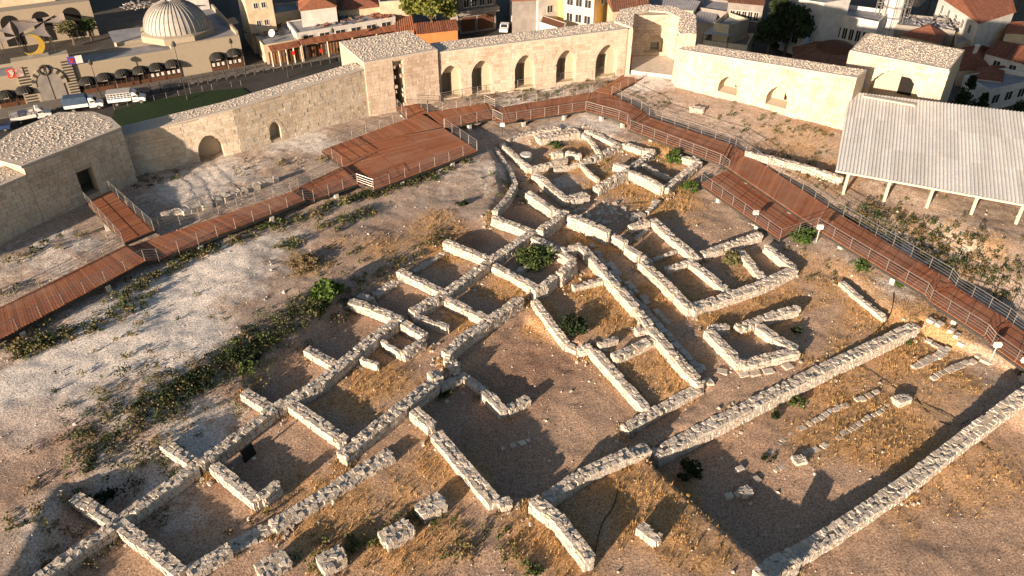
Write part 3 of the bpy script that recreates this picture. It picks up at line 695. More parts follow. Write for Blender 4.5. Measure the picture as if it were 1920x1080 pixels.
# around the crossing and the northern house
RW('curved retaining wall along the shaded trench', [(928,395),(950,372),(966,345)], .8, .7)
RW('wall on the far side of the shaded trench cell', [(990,360),(1038,393)], 1.0, .8)
RW('tall thick wall with bright face right of the crossing', [(1068,403),(1105,417),(1142,434)], 1.25, .85)
RW('pair of big squared blocks after the tall thick wall', [(1152,440),(1174,454)], .9, .7)
RW('leaning squared pier beside the small pit', [(1176,462),(1199,476)], .9, .75)
RW('corner wall left of the column drum', [(941,268),(960,286),(993,314)], .7, .75)
RW('wall below the column drum', [(995,315),(1030,306),(1063,296)], .65, .65)
RW('broad rubble platform above the column drum', [(1008,258),(1050,249),(1083,243)], .6, 1.9)
RW('small pale wall right of the column drum', [(1035,287),(1055,285)], .6, .8)
RW('short wall with upright stones near the column drum', [(1062,284),(1090,290)], .6, .7)
RW('double line of kerb stones at the top of the northern house', [(1100,243),(1130,256),(1160,270)], .35, .9)
RW('wall from the kerb stones down to the middle of the northern house', [(1163,270),(1125,290),(1090,304)], .6, .9)
RW('row of upright stones edging the straw cell', [(1040,317),(1065,311),(1085,305)], .55, .5)
RW('second row of upright stones inside the northern house', [(1090,307),(1108,326),(1122,335)], .5, .45)
RW('front left wall of the northern house', [(1000,326),(1012,330),(1040,356),(1066,375)], .75, .85)
RW('broad corner platform at the front of the northern house', [(1068,372),(1100,364)], .7, 1.5)
RW('squared wall end facing the open floor of the northern house', [(1118,352),(1150,334),(1178,318)], .9, .95)
RW('stub wall above the squared wall end', [(1152,306),(1180,314)], .8, .8)
RW('upper right wall of the northern house', [(1170,268),(1205,280),(1228,282)], .6, .85)
RW('cross wall of the northern house', [(1226,284),(1205,298),(1186,312)], .6, .9)
RW('long wall with sunlit ashlar face in the northern house', [(1182,320),(1212,333),(1243,350)], .95, .75)
RW('low dividing wall right of the ashlar faced wall', [(1207,308),(1230,320),(1256,334)], .4, .6)
RW('right outer wall of the northern house under the deck', [(1248,352),(1280,326),(1312,302)], .7, .85)
RW('far corner wall of the northern house under the deck', [(1275,292),(1312,302)], .6, .8)
# middle courts
RW('grey wall top at the head of the middle court', [(1055,468),(1090,458)], .9, .75)
RW('long wall with bright face down the middle court', [(1092,462),(1120,492),(1155,533),(1192,575)], .9, .8)
RW('low pale stub on the straw of the middle court', [(1075,537),(1128,524)], .4, .7)
RW('lower stretch of the middle court wall with steps', [(1205,592),(1222,616),(1260,658)], .8, .8)
RW('end stretch of the middle court wall at the passage', [(1262,660),(1288,690),(1316,720)], .8, .85)
RW('thin wall left of the dark shrub', [(1002,562),(1030,600),(1063,644)], .6, .65)
RW('short wall head near the dark shrub', [(1085,654),(1108,648)], .6, .6)
RW('left wall of the straw room by the passage', [(1112,653),(1160,706),(1213,764)], .75, .75)
RW('short cross wall above the straw room by the passage', [(1124,645),(1156,633)], .5, .55)
RW('cross wall closing the straw room by the passage', [(1152,668),(1190,650),(1225,634)], .65, .8)
RW('block projecting from the stepped middle wall', [(1193,618),(1214,614)], .6, .7)
RW('low wall along the near side of the passage', [(1172,803),(1225,772),(1280,742),(1315,724)], .5, .85)
# eastern rooms
RW('wall with bright face left of the four cell house', [(1204,490),(1240,522),(1297,578)], .8, .9)
RW('front wall of the four cell house', [(1308,572),(1370,553),(1430,532),(1490,502)], .7, 1.0)
RW('right wall of the four cell house', [(1488,500),(1462,480),(1438,460)], .65, .8)
RW('first dividing wall inside the four cell house', [(1298,492),(1335,520),(1370,548)], .6, .85)
RW('second dividing wall inside the four cell house', [(1388,470),(1410,495),(1432,522)], .55, .8)
RW('back wall of the four cell house near the deck corner', [(1318,474),(1370,457),(1427,438)], .6, .85)
RW('rear short wall left of the four cell house', [(1250,504),(1285,492),(1312,480)], .5, .6)
RW('squared block wall at the head of the small pit', [(1182,424),(1215,413)], .7, .8)
RW('long rear wall beside the small pit', [(1224,410),(1250,434),(1280,460),(1306,482)], .65, .9)
RW('left and front walls of the lone square room', [(1328,618),(1360,650),(1392,682)], .7, .85)
RW('front wall of the lone square room', [(1394,681),(1445,668),(1496,656)], .65, .85)
RW('right wall of the lone square room', [(1492,652),(1455,632),(1424,610)], .65, .9)
RW('back wall reaching past the lone square room', [(1383,613),(1430,596),(1496,576)], .6, .85)
RW('short left back wall of the lone square room', [(1330,616),(1366,610)], .6, .75)
RW('low kerb of stones on the bare slope by the deck', [(1578,528),(1615,560),(1660,596)], .35, .6)
# southern court
RW('upper half of the long wall along the passage', [(1717,609),(1640,645),(1557,683)], 1.0, .95)
RW('middle of the long wall along the passage', [(1557,683),(1465,728),(1380,772)], 1.0, 1.0)
RW('lower end of the long wall along the passage', [(1380,772),(1300,812),(1228,850)], 1.0, 1.0)
RW('uneven low wall between the two southern courts', [(1215,838),(1167,853),(1090,888),(1025,934)], .7, .9)
RW('wall with bright face at the bottom centre', [(1000,936),(1047,970),(1080,1012),(1108,1048)], .95, .85)
RW('short wall at the top of the diagonal court wall', [(776,768),(810,796)], .8, .8)
RW('long diagonal wall right of the four piers', [(818,812),(860,862),(900,908),(928,940)], .55, .95)
RW('end block of the long diagonal wall', [(936,943),(958,938)], .5, .7)
RW('wall with sunlit face standing in the shaded court', [(908,732),(946,770)], .7, .75)
RW('short return of the wall in the shaded court', [(951,766),(990,744)], .6, .7)
RW('upper half of the wall on the far side of the deep room', [(1960,712),(1913,743),(1813,817),(1697,907)], .75, 1.05)
RW('lower half of the wall on the far side of the deep room', [(1697,907),(1563,997),(1490,1040)], .75, 1.05)
RW('cobbled corner of the deep room at the bottom edge', [(1490,1040),(1455,1058),(1430,1080)], 1.1, 1.2)
RW('low footing joining the squared pier to the wall in the shaded court', [(864,700),(884,714),(906,731)], .4, .65)
RW('short link between thin wall and straw room head', [(1064,646),(1084,655)], .4, .6)
RW('link between the two stretches of the middle court wall', [(1193,578),(1205,591)], .6, .75)
RW('low retaining edge on the plateau side of the shaded trench', [(966,345),(958,322),(942,300),(930,276)], .35, .6)
RW('sloping rubble bank behind the broad rubble platform', [(952,262),(985,250),(1050,238)], .3, .9)
RW('thin slab dividing the small pit near its head', [(1192,448),(1214,428)], .2, .35, cap=False)
RW('pair of thin slabs dividing the small pit near its foot', [(1226,486),(1268,470)], .2, .4, cap=False)
RW('wall between column drum court and the kerb stones', [(1088,246),(1108,262),(1122,284)], .35, .6)
RW('link from the crossing to the tall thick wall', [(1042,394),(1066,402)], .9, .8)
RW('link from the bush filled room to the grey wall top', [(1034,461),(1054,468)], .6, .7)
RW('low wall on the street side of the four cell house head', [(1204,479),(1222,492)], .5, .6)
RW('link closing the corner of the four cell house', [(1297,579),(1312,572)], .7, .9)
# free standing piers and blocks
for lab, p in (('pier with rough rubble top, nearest the bottom edge of the row of four', [(486,1072),(536,1040)]),
               ('second pier from the bottom in the row of four', [(600,1058),(643,1034)]),
               ('third pier from the bottom in the row of four', [(718,1010),(768,982)]),
               ('topmost pier in the row of four', [(786,958),(830,934)])):
    RW(lab, p, .62, 1.25, name='stone_pier', cat='pier')
RW('lone oblong block on the straw terrace', [(1200,984),(1236,1010)], .6, .75, name='stone_pier', cat='pier')
RW('white pier stump nearest the retaining edge in the deep room', [(1388,922),(1408,916)], .35, .75, name='stone_pier', cat='pier')
RW('white pier stump in the middle of the deep room', [(1490,862),(1510,858)], .35, .75, name='stone_pier', cat='pier')
RW('squared block in the sun at the upper end of the deep room', [(1680,750),(1704,742)], .45, .85, name='stone_pier', cat='pier')
# rows of paving stones set in the floors
def stone_row(label, pts, size=.42, gap=.12, h=.12, skip=.15, seed=1, cat='stone row', dark=False):
    rr = random.Random(seed); P = [T(x, y) for x, y in pts]; o = thing('stone_row', label, cat, P[0])
    for a, b in zip(P[:-1], P[1:]):
        d = b-a; d.z = 0; L = d.length; u = d/L; s = 0
        while s < L:
            l_ = size*rr.uniform(.6,1.4)
            if rr.random() > skip:
                p = a+u*(s+l_/2)+Vector((-u.y, u.x, 0))*rr.uniform(-.08,.08); z = HT(p.x, p.y)
                inst('stone', STONES[rr.randrange(len(STONES))], o, Matrix.Translation((p.x-P[0].x, p.y-P[0].y, z-P[0].z+h*.3)) @ Matrix.Rotation(math.atan2(u.y, u.x)+rr.uniform(-.15,.15), 4, 'Z') @ Matrix.Diagonal((l_, size*rr.uniform(.7,1.2), h*2, 1)))
            s += l_+gap*rr.uniform(.3,1.6)
    return o
stone_row('upper broken line of paving stones in the deep room', [(1440,850),(1500,805),(1570,765),(1640,738)], .38, .2, .07, .25, seed=2)
stone_row('lower broken line of paving stones through the deep room', [(1452,884),(1480,866),(1525,845),(1580,815),(1680,752)], .36, .2, .07, .25, seed=3)
stone_row('scattered stones at the shaded end of the deep room', [(1362,892),(1395,878)], .4, seed=4)
stone_row('stones leading to the pier stump by the retaining edge', [(1362,934),(1388,924),(1420,902)], .4, seed=5)
stone_row('pale stone strip at the sunny end of the deep room', [(1712,692),(1740,677),(1772,660)], .6, .04, .16, .03, seed=6)
stone_row('curved line of stones beside the right hand deck', [(1735,640),(1760,652),(1772,662)], .5, .05, .16, .05, seed=7)
stone_row('low kerb leading to the floodlight at the right', [(1745,712),(1780,695),(1820,680)], .5, .08, .15, .1, seed=8)
stone_row('kerb stones along the foot of the right hand deck', [(1740,600),(1775,628),(1830,664),(1870,690)], .5, .1, .14, .25, seed=9)
stone_row('left kerb line of the drain in the middle street', [(1108,460),(1150,520),(1200,575),(1270,650),(1325,715)], .5, .1, .18, .1, seed=10)
stone_row('right kerb line of the drain in the middle street', [(1140,495),(1175,530),(1205,560),(1250,605)], .5, .15, .14, .2, seed=11)
stone_row('kerb stones leading down to the rubble heap of the northern house', [(1232,378),(1215,398),(1190,410)], .55, .08, .2, .1, seed=12)
stone_row('dark basalt cobbles by the lone square room', [(1310,690),(1345,695),(1385,705),(1440,698),(1480,688)], .55, .25, .12, .3, seed=13)
stone_row('white stones lying on the floor of the shaded court', [(940,845),(975,835),(990,828)], .35, .3, .14, .3, seed=14)
stone_row('flat kerb beside the first deck on the chalky ground', [(305,412),(340,404),(390,388)], .8, .03, .45, .0, seed=15)
stone_row('second flat kerb beside the first deck further along', [(402,382),(450,366),(520,340)], .8, .03, .4, .0, seed=16)
# ================================================================ boardwalks
def unit_box(name, mat):
    m_ = bpy.data.meshes.new(name); b = MB().box(-.5,-.5,-.5,.5,.5,.5); m_.from_pydata(b.v, [], b.f); m_.update(); m_.materials.append(mat); return m_
PLANK = unit_box('plank', M['wood'])
FOOT = unit_box('footing', M['concrete'])
def plank_at(o, a, b, wd, th=.045):
    d = b-a; L = d.length; u = d/L; sd = Vector((-u.y, u.x, 0)).normalized(); up = u.cross(sd)
    rot = Matrix((u, sd, up)).transposed().to_4x4()
    inst('plank', PLANK, o, Matrix.Translation((a+b)/2-o.location-Vector((0,0,th/2))) @ rot @ Matrix.Diagonal((L, wd, th, 1)))
def deck(label, U0, U1, L1, L0, z, pitch=.21, along=False, z2=None, feet=True, sections=1, zf=None, low_feet=True):
    """U0-U1 far edge, L0-L1 near edge, all in the survey picture at level z (z2 at the 1-end)"""
    zb = z if z2 is None else z2
    u0, u1, l1, l0 = G(*U0, z), G(*U1, zb), G(*L1, zb), G(*L0, z)
    o = thing('boardwalk', label, 'boardwalk', l0); rr = random.Random(int(U0[0])+int(L1[1]))
    if not along:
        L = ((u1-u0).length+(l1-l0).length)/2; n = max(2, int(L/pitch))
        for k in range(n):
            t = (k+.5)/n; dz = Vector((0,0,rr.uniform(-.004,.004))); plank_at(o, u0.lerp(u1, t)+dz, l0.lerp(l1, t)+dz, L/n-.03)
    else:
        Wd = ((l0-u0).length+(l1-u1).length)/2; n = max(2, int(Wd/pitch))
        for k in range(n):
            t = (k+.5)/n; a, b = u0.lerp(l0, t), u1.lerp(l1, t)
            for q in range(sections):
                dz = Vector((0,0,rr.uniform(-.004,.004))); g0, g1 = q/sections, (q+1)/sections; e = .03/(b-a).length
                plank_at(o, a.lerp(b, g0+e)+dz, a.lerp(b, g1-e)+dz, Wd/n-.022)
    fr = MB(); dn = Vector((0,0,-.17))
    for a, b in ((u0,u1),(l0,l1),(u0,l0),(u1,l1)): fr.bar(a+dn-o.location, b+dn-o.location, .10, .22)
    Ln = (l1-l0).length; nb = max(2, int(Ln/1.6))
    for k in range(1, nb):
        t = k/nb; fr.bar(u0.lerp(u1,t)+dn-o.location, l0.lerp(l1,t)+dn-o.location, .08, .20)
    for t in (.25,.5,.75): fr.bar(u0.lerp(l0,t)+dn-o.location, u1.lerp(l1,t)+dn-o.location, .08, .18)
    fr.build('steel_frame', M['dark_steel'], o)
    if feet:
        nf = max(1, int(Ln/5.0))
        for k in range(nf):
            t = (k+.5)/nf
            for a, b in ((u0,u1),(l0,l1)):
                p = a.lerp(b, t); c = (u0+u1+l0+l1)/4; p = p+(c-p)*.03; g_ = HT(p.x, p.y); top = p.z-.28
                if top-g_ > .03:
                    inst('footing', FOOT, o, Matrix.Translation(Vector((p.x,p.y,(g_-.25+top)/2))-o.location) @ Matrix.Rotation(.5+rr.random()*.3, 4, 'Z') @ Matrix.Diagonal((.36,.36,top-g_+.25,1)))
    return o
ZA, ZB, ZC, ZP, ZE, ZS7, ZS8, ZL8, ZS9, ZS10 = 1.45, 1.1, .8, .5, .25, -.15, -.4, -.7, -.9, -1.4
deck('boardwalk running out of the left edge below the tower door', (-60,606), (234,460), (275,488), (-60,668), ZA)
deck('short spur of boardwalk up to the dark tower doorway', (162,378), (234,455), (290,431), (208,357), ZA-.02, along=False)
deck('boardwalk stretch beside the flat kerbs on chalky ground', (243,462), (548,359), (573,374), (296,487), ZB)
deck('short boardwalk stretch left of the big platform', (557,352), (640,313), (673,343), (584,375), ZC)
deck('big timber platform with railings at its corners', (604,283), (832,240), (896,282), (700,356), ZP, pitch=.21, along=True, sections=3)
deck('strip of boardwalk along the upper edge of the big platform', (604,281), (790,213), (831,237), (606,284), ZP+.012)
deck('spur of boardwalk into the toothed gap of the bastion', (744,201), (764,222), (803,211), (779,191), ZP-.02)
deck('boardwalk leaving the big platform toward the five niches', (800,211), (910,193), (925,220), (834,239), ZP-.005)
deck('boardwalk in front of the five niche wall', (928,203), (1108,173), (1098,206), (940,230), ZE)
deck('landing where three boardwalks meet near the gate vault', (1110,172), (1148,176), (1160,223), (1098,206), ZE-.01)
deck('spur of boardwalk up to the gate vault', (1116,171), (1177,135), (1207,147), (1146,177), ZE+.01)
deck('short boardwalk from the landing to the first stairs', (1150,178), (1203,206), (1176,230), (1160,224), ZE-.02)
deck('boardwalk passing behind the northern house', (1218,220), (1368,270), (1350,306), (1180,242), ZS7)
deck('upper boardwalk beside the metal roofed shelter', (1378,274), (1552,387), (1530,426), (1362,312), ZS8)
deck('lower side platform next to the four cell house', (1366,318), (1512,419), (1462,448), (1313,343), ZL8, along=True, pitch=.21)
deck('long boardwalk descending past the metal roofed shelter', (1552,388), (1780,523), (1735,552), (1530,428), ZS8-.03)
deck('boardwalk between the two right hand stairs', (1792,537), (1888,598), (1845,630), (1742,563), ZS9)
deck('last boardwalk leaving the right edge', (1900,608), (2040,705), (2000,748), (1858,646), ZS10)
def stairs(label, A0, A1, za, B0, B1, zb, n=4):
    """A0-A1 upper edge ends, B0-B1 lower edge ends"""
    a0, a1, b0, b1 = G(*A0, za), G(*A1, za), G(*B0, zb), G(*B1, zb); o = thing('stairs', label, 'stairs', b0)
    for k in range(n):
        t = (k+.5)/n; z = za+(zb-za)*(k+.6)/n; p, q = a0.lerp(b0, t), a1.lerp(b1, t); p.z = q.z = z
        wd = ((b0-a0).length+(b1-a1).length)/2/n
        plank_at(o, p, q, wd*1.02, .06)
        r_ = MB(); d = (q-p); r_.frame(p-o.location+Vector((0,0,-.2)), d, (b0-a0).normalized()*.03, (0,0,.15)); r_.build('riser', M['wood'], o, fix=True)
    s_ = MB(); dn = Vector((0,0,-.2))
    s_.bar(a0+dn-o.location, b0+dn-o.location, .06, .25); s_.bar(a1+dn-o.location, b1+dn-o.location, .06, .25); s_.build('stringer', M['dark_steel'], o)
    return o
stairs('dark steps between left edge boardwalk and kerb side boardwalk', (234,460), (275,488), ZA, (243,462), (296,487), ZB, 2)
stairs('dark steps before the short boardwalk stretch', (548,359), (573,374), ZB, (557,352), (584,375), ZC, 2)
stairs('dark steps down onto the big timber platform', (640,313), (673,343), ZC, (650,313), (700,352), ZP, 2)
stairs('steps leaving the big platform side toward the niches', (910,193), (925,220), ZP, (928,203), (940,230), ZE, 2)
stairs('first flight of stairs behind the northern house', (1203,206), (1176,230), ZE, (1218,220), (1180,242), ZS7, 4)
stairs('short steps where the boardwalk widens beside the shelter', (1368,270), (1350,306), ZS7, (1378,274), (1362,312), ZS8, 2)
stairs('flight of stairs in the middle of the descending boardwalk', (1780,523), (1735,552), ZS8, (1792,537), (1742,563), ZS9, 4)
stairs('last flight of stairs near the right edge', (1888,598), (1845,630), ZS9, (1900,608), (1858,646), ZS10, 4)
# ---------------------------------------------------------------- railings
def cyl_mesh(name, r, mat, n=6):
    m_ = bpy.data.meshes.new(name); b = MB().tube([(0,0,0),(0,0,1)], r, n); m_.from_pydata(b.v, [], b.f); m_.update(); m_.materials.append(mat); return m_
POST = cyl_mesh('post', .028, M['steel'])
def railing(label, pts, H_=1.0, spacing=1.75, r=.026):
    """pts: (x,y,z) deck edge points in the survey picture"""
    P = [G(x, y, z) for x, y, z in pts]; o = thing('railing', label, 'railing', P[0])
    for hz, rad in ((1.0, r), (.74, .014), (.5, .014), (.26, .014)):
        mb = MB(); mb.tube([p+Vector((0,0,H_*hz))-o.location for p in P], rad, 6); mb.build('handrail' if hz == 1.0 else 'rail', M['steel'], o)
    for a, b in zip(P[:-1], P[1:]):
        L = (b-a).length; n = max(1, round(L/spacing))
        for k in range(n): 
            p = a.lerp(b, k/n); inst('post', POST, o, Matrix.Translation(p-Vector((0,0,.2))-o.location) @ Matrix.Diagonal((1,1,H_+.2,1)))
    inst('post', POST, o, Matrix.Translation(P[-1]-Vector((0,0,.2))-o.location) @ Matrix.Diagonal((1,1,H_+.2,1)))
    return o
railing('near side railing of the left boardwalks down to the big platform', [(-60,668,ZA),(272,488,ZA),(298,487,ZB),(570,375,ZB),(589,374,ZC),(670,344,ZC),(701,355,ZP),(894,282,ZP)])
railing('far side railing of the boardwalk at the left edge', [(-60,606,ZA),(232,461,ZA)])
railing('left railing of the spur to the tower doorway', [(163,380,ZA),(232,455,ZA)])
railing('right railing of the spur to the tower doorway', [(208,358,ZA),(289,431,ZA),(300,428,ZB)])
railing('far side railing between chalky ground and kerb side boardwalk', [(300,428,ZB),(546,360,ZB),(560,352,ZC),(634,314,ZC)])
railing('left end railing of the big platform', [(606,284,ZP),(642,311,ZP)])
railing('upper railing of the big platform below the curtain wall', [(606,281,ZP),(762,223,ZP)])
railing('left railing of the spur into the bastion gap', [(745,201,ZP),(763,222,ZP)])
railing('right railing of the spur into the bastion gap', [(778,191,ZP),(802,211,ZP),(830,208,ZP),(908,194,ZP),(928,203,ZE),(1106,174,ZE)])
railing('right end railing of the big platform', [(833,238,ZP),(895,281,ZP)])
railing('near side railing from the big platform to the first stairs', [(834,239,ZP),(924,221,ZP),(942,230,ZE),(1098,206,ZE),(1160,223,ZE),(1176,230,ZE),(1181,242,ZS7),(1349,306,ZS7)])
railing('railing on the right of the gate vault spur', [(1206,147,ZE),(1147,177,ZE),(1202,206,ZE),(1217,219,ZS7),(1367,270,ZS7),(1379,274,ZS8),(1552,388,ZS8),(1779,523,ZS8),(1791,537,ZS9),(1887,598,ZS9),(1899,608,ZS10),(2040,705,ZS10)])
railing('railing on the left of the gate vault spur', [(1110,173,ZE),(1177,136,ZE)])
railing('ground level railing in front of the five niches', [(780,190,.25),(826,190,.25),(930,172,.25),(1050,152,.25),(1110,148,.25),(1176,122,.4)], spacing=2.6)
railing('railing round the lower side platform', [(1314,343,ZL8),(1462,448,ZL8),(1531,427,ZS8),(1735,551,ZS8),(1743,563,ZS9),(1846,629,ZS9),(1859,645,ZS10),(2000,746,ZS10)])
railing('short railing at the head of the lower side platform', [(1350,306,ZS7),(1366,318,ZL8),(1314,342,ZL8)])
# ================================================================ metal roofed shelter
zl, zh = 2.0, 3.7
r0, r1, r2, r3 = G(1567,318,zl), G(1920,382,zl), G(1920,212,zh), G(1592,173,zh)
dv = (r1-r0); r1 = r0+dv*1.6; r2 = r3+(r2-r3)*1.5
sh_ = thing('shelter', 'open shelter with long corrugated metal roof on slanted posts at right', 'shelter', (r0.x, r0.y, HT(r0.x, r0.y)))
def corrugated(parent, a, b, c, d, n, name, mat, amp=.075):
    """a-b eave, d-c ridge; ribs run from eave to ridge"""
    mb = MB(); nrm = (b-a).cross(d-a).normalized(); prof = [(0,0),(.30,0),(.42,1),(.62,1),(.74,0)]
    top = []
    for k in range(n):
        for f, h_ in prof: top.append(((k+f)/n, h_))
    top.append((1.0, 0))
    for t, h_ in top:
        mb.v.append(tuple(a.lerp(b, t)+nrm*h_*amp-parent.location)); mb.v.append(tuple(d.lerp(c, t)+nrm*h_*amp-parent.location))
    for k in range(len(top)-1): mb.f.append((2*k, 2*k+2, 2*k+3, 2*k+1))
    return mb.build(name, mat, parent)
def sheetmat():
    m, t, b = newmat('galvanised_sheet'); n = noise(t, .6, 5); n2 = noise(t, 5, 4); r_ = rand(t)
    c = ramp(t, n, [(.3,(.64,.64,.63)),(.7,(.74,.735,.72))]); c = mix(t, c, ramp(t, n2, [(.35,(.78,.76,.73)),(.6,(1.03,1.03,1.03))]), .6, 'MULTIPLY')
    c = mix(t, c, ramp(t, r_, [(0,(.86,.855,.84)),(1,(1.05,1.05,1.05))]), 1.0, 'MULTIPLY')
    t.links.new(c, b.inputs['Base Color']); b.inputs['Roughness'].default_value = .5; b.inputs['Metallic'].default_value = .15; return m
M['sheet'] = sheetmat()
nsh = 26
for q in range(nsh):
    for row in range(3):
        ta, tb = q/nsh, (q+1)/nsh; f0, f1 = row/3-.006, (row+1)/3+.006
        a, b, c, d = r0.lerp(r1, ta), r0.lerp(r1, tb), r3.lerp(r2, tb), r3.lerp(r2, ta); up = Vector((0,0,.012*row+(.006 if q % 2 else 0)))
        corrugated(sh_, a.lerp(d, f0)+up, b.lerp(c, f0)+up, b.lerp(c, f1)+up, a.lerp(d, f1)+up, 3, 'roof_sheet', M['sheet'])
M['cream_post'] = simple('cream_paint', (.58,.52,.40), var=.1)
fr = MB(); dn = Vector((0,0,-.14))
for t in (0, .33, .66, 1): fr.bar(r0.lerp(r3, t)+dn-sh_.location, r1.lerp(r2, t)+dn-sh_.location, .1, .16)
fr.build('purlins', M['cream_post'], sh_)
for k in range(9):
    t = (k*3.6+1.2)/(r1-r0).length; 
    if t > 1: break
    for f in (.035, .5, .96):
        p = r0.lerp(r1, t).lerp(r3.lerp(r2, t), f); g_ = HT(p.x, p.y)
        m_ = MB(); m_.bar(Vector((p.x, p.y, g_-.2))-sh_.location, p+dn-sh_.location, .2, .2); m_.build('post', M['cream_post'], sh_)
    m_ = MB(); m_.bar(r0.lerp(r1,t)+dn*2-sh_.location, r3.lerp(r2,t)+dn*2-sh_.location, .12, .2); m_.build('rafter', M['cream_post'], sh_)
m_ = MB(); q0, q1 = G(1620,180,zh+.1), G(1716,197,zh+.1); m_.bar(q0-sh_.location, q1-sh_.location, .5, .12); m_.build('ridge_board', M['cream_post'], sh_)
RW('retaining wall of pale squared stones beside the boardwalk and shelter', [(1400,284),(1455,296),(1520,313),(1580,333)], .7, .7)
# ================================================================ the town below the walls
ZT = -15.0
def TZ(z): return ZT+(z+4)*.92      # level above the street
def paving(name, col, var, sc1, rough=.9, joints=None):
    m, t, b = newmat(name); n = noise(t, sc1, 6, .65); n2 = noise(t, .08, 4); n3 = noise(t, 12, 3)
    c = ramp(t, n, [(.3, tuple(x*(1-var) for x in col)), (.7, tuple(x*(1+var) for x in col))])
    c = mix(t, c, ramp(t, n2, [(.35,(.75,.75,.76)),(.65,(1.15,1.13,1.1))]), .8, 'MULTIPLY'); c = mix(t, c, ramp(t, n3, [(.3,(.8,.8,.8)),(.7,(1.1,1.1,1.1))]), .5, 'MULTIPLY')
    t.links.new(c, b.inputs['Base Color']); b.inputs['Roughness'].default_value = rough; bump(t, b, n3, .3, .03); return m
M['asphalt'] = paving('asphalt', (.055,.052,.050), .25, 1.5)
M['pave'] = paving('street_paving', (.17,.155,.14), .2, 2.0)
M['town'] = paving('town_earth', (.085,.075,.065), .3, .3)
M['lawn'] = simple('lawn', (.014,.032,.009), var=.4, scale=3, bstr=.6, bscale=20)
M['hanstone'] = stonemat('caravanserai_stone', [(.33,.28,.215),(.35,.30,.23)], stain=(.26,.21,.15), bscale=5, bstr=.3, speck=.25, stainamt=.55)
M['roofgrey'] = simple('grey_roof_screed', (.24,.24,.26), var=.22, scale=.6)
M['cream'] = simple('cream_plaster', (.44,.38,.29), var=.2, scale=.7)
M['white'] = simple('white_plaster', (.50,.485,.46), var=.16, scale=.7)
M['bluewhite'] = simple('pale_blue_plaster', (.52,.56,.62), var=.10, scale=.7)
M['peach'] = simple('peach_plaster', (.70,.55,.36), var=.08, scale=.7)
M['yellow'] = simple('yellow_plaster', (.72,.48,.14), var=.08, scale=.7)
M['greyp'] = simple('grey_plaster', (.22,.20,.185), var=.2, scale=.7)
M['beige'] = simple('beige_plaster', (.50,.41,.29), var=.2, scale=.6)
M['orange'] = simple('orange_plaster', (.50,.20,.07), var=.12, scale=.7)
M['tile'] = simple('red_roof_tile', (.20,.08,.05), var=.35, scale=2.5, bstr=.5, bscale=6, pieces=.35)
M['tile2'] = simple('orange_roof_tile', (.30,.125,.07), var=.3, scale=2.5, bstr=.5, bscale=6, pieces=.3)
M['tilebrown'] = simple('brown_roof', (.20,.095,.06), var=.3, scale=1.5, bstr=.4, bscale=6, pieces=.25)
M['glass'] = simple('dark_glass', (.03,.032,.035), rough=.15, var=.2, bstr=0)
M['frame'] = simple('window_frame', (.55,.53,.50), var=.1, bstr=0)
M['brownwood'] = simple('brown_shutter', (.10,.045,.025), var=.3, scale=4, bstr=.2)
M['lead'] = simple('lead_sheet', (.38,.36,.33), rough=.65, var=.16, scale=.8, pieces=.12)
M['awning'] = simple('black_canvas', (.02,.019,.018), rough=.8, var=.3, bstr=0)
M['sail'] = simple('beige_sailcloth', (.40,.33,.28), var=.12, scale=1.5, bstr=0)
M['gold'] = simple('gilt_metal', (.60,.40,.07), rough=.4, var=.1, bstr=0, metal=.4)
M['blackst'] = simple('black_stone', (.05,.045,.042), var=.3)
M['truckwhite'] = simple('white_car_paint', (.72,.72,.71), rough=.35, var=.04, bstr=0)
M['tarpblue'] = simple('blue_tarpaulin', (.05,.085,.14), var=.25, scale=2, bstr=.2)
M['tarpgrey'] = simple('grey_tarpaulin', (.38,.37,.36), var=.2, scale=3, bstr=.3)
M['carblue'] = simple('blue_car_paint', (.03,.06,.16), rough=.3, var=.05, bstr=0)
M['rubber'] = simple('tyre_rubber', (.018,.018,.018), var=.2, bstr=0)
M['red'] = simple('red_cloth', (.55,.03,.025), var=.1, bstr=0)
M['bannerred'] = simple('red_banner_print', (.55,.06,.035), var=.06, bstr=0)
M['bannerblue'] = simple('blue_banner_print', (.09,.07,.28), var=.06, bstr=0)
M['bannerpic'] = simple('banner_picture', (.35,.25,.22), var=.6, scale=1.6, bstr=0)
M['bannerwhite'] = simple('banner_white', (.65,.62,.58), var=.1, bstr=0)
M['goods'] = simple('shop_goods', (.25,.13,.06), var=.8, scale=6, bstr=0)
tg = MB(); tg.add([(-700,20,ZT-.35),(700,20,ZT-.35),(700,1500,ZT-.35),(-700,1500,ZT-.35)], [(0,1,2,3)]); structure(tg.build('town_ground', M['town']))
mo = MB(); cst = ccw(CASTLE); cx_ = sum(p[0] for p in cst)/len(cst); cy_ = sum(p[1] for p in cst)/len(cst); n_ = len(cst)
for f_, z_ in ((.985,-1.2),(1.0,-4.0),(1.10,ZT-.4)): mo.v += [(cx_+(p[0]-cx_)*f_, cy_+(p[1]-cy_)*f_, z_-(2.2 if p[1] < 70 and z_ > -5 else 0)) for p in cst]
for k in range(2): mo.f += [(k*n_+i, k*n_+(i+1)%n_, (k+1)*n_+(i+1)%n_, (k+1)*n_+i) for i in range(n_)]
mo.f.append(tuple(range(n_))); structure(mo.build('castle_mound', M['town'], fix=True))
def ground_sheet(name, px, z, mat):
    P = [G(x, y, z) for x, y in px]; m_ = MB(); m_.prism(ccw([(p.x, p.y) for p in P]), z-.3, z); return structure(m_.build(name, mat))
ground_sheet('street', [(-260,290),(0,262),(330,225),(560,170),(760,120),(990,62),(1110,62),(1130,30),(960,-6),(950,20),(930,60),(860,85),(640,92),(505,116),(480,122),(330,150),(0,206),(-260,250)], ZT, M['asphalt'])
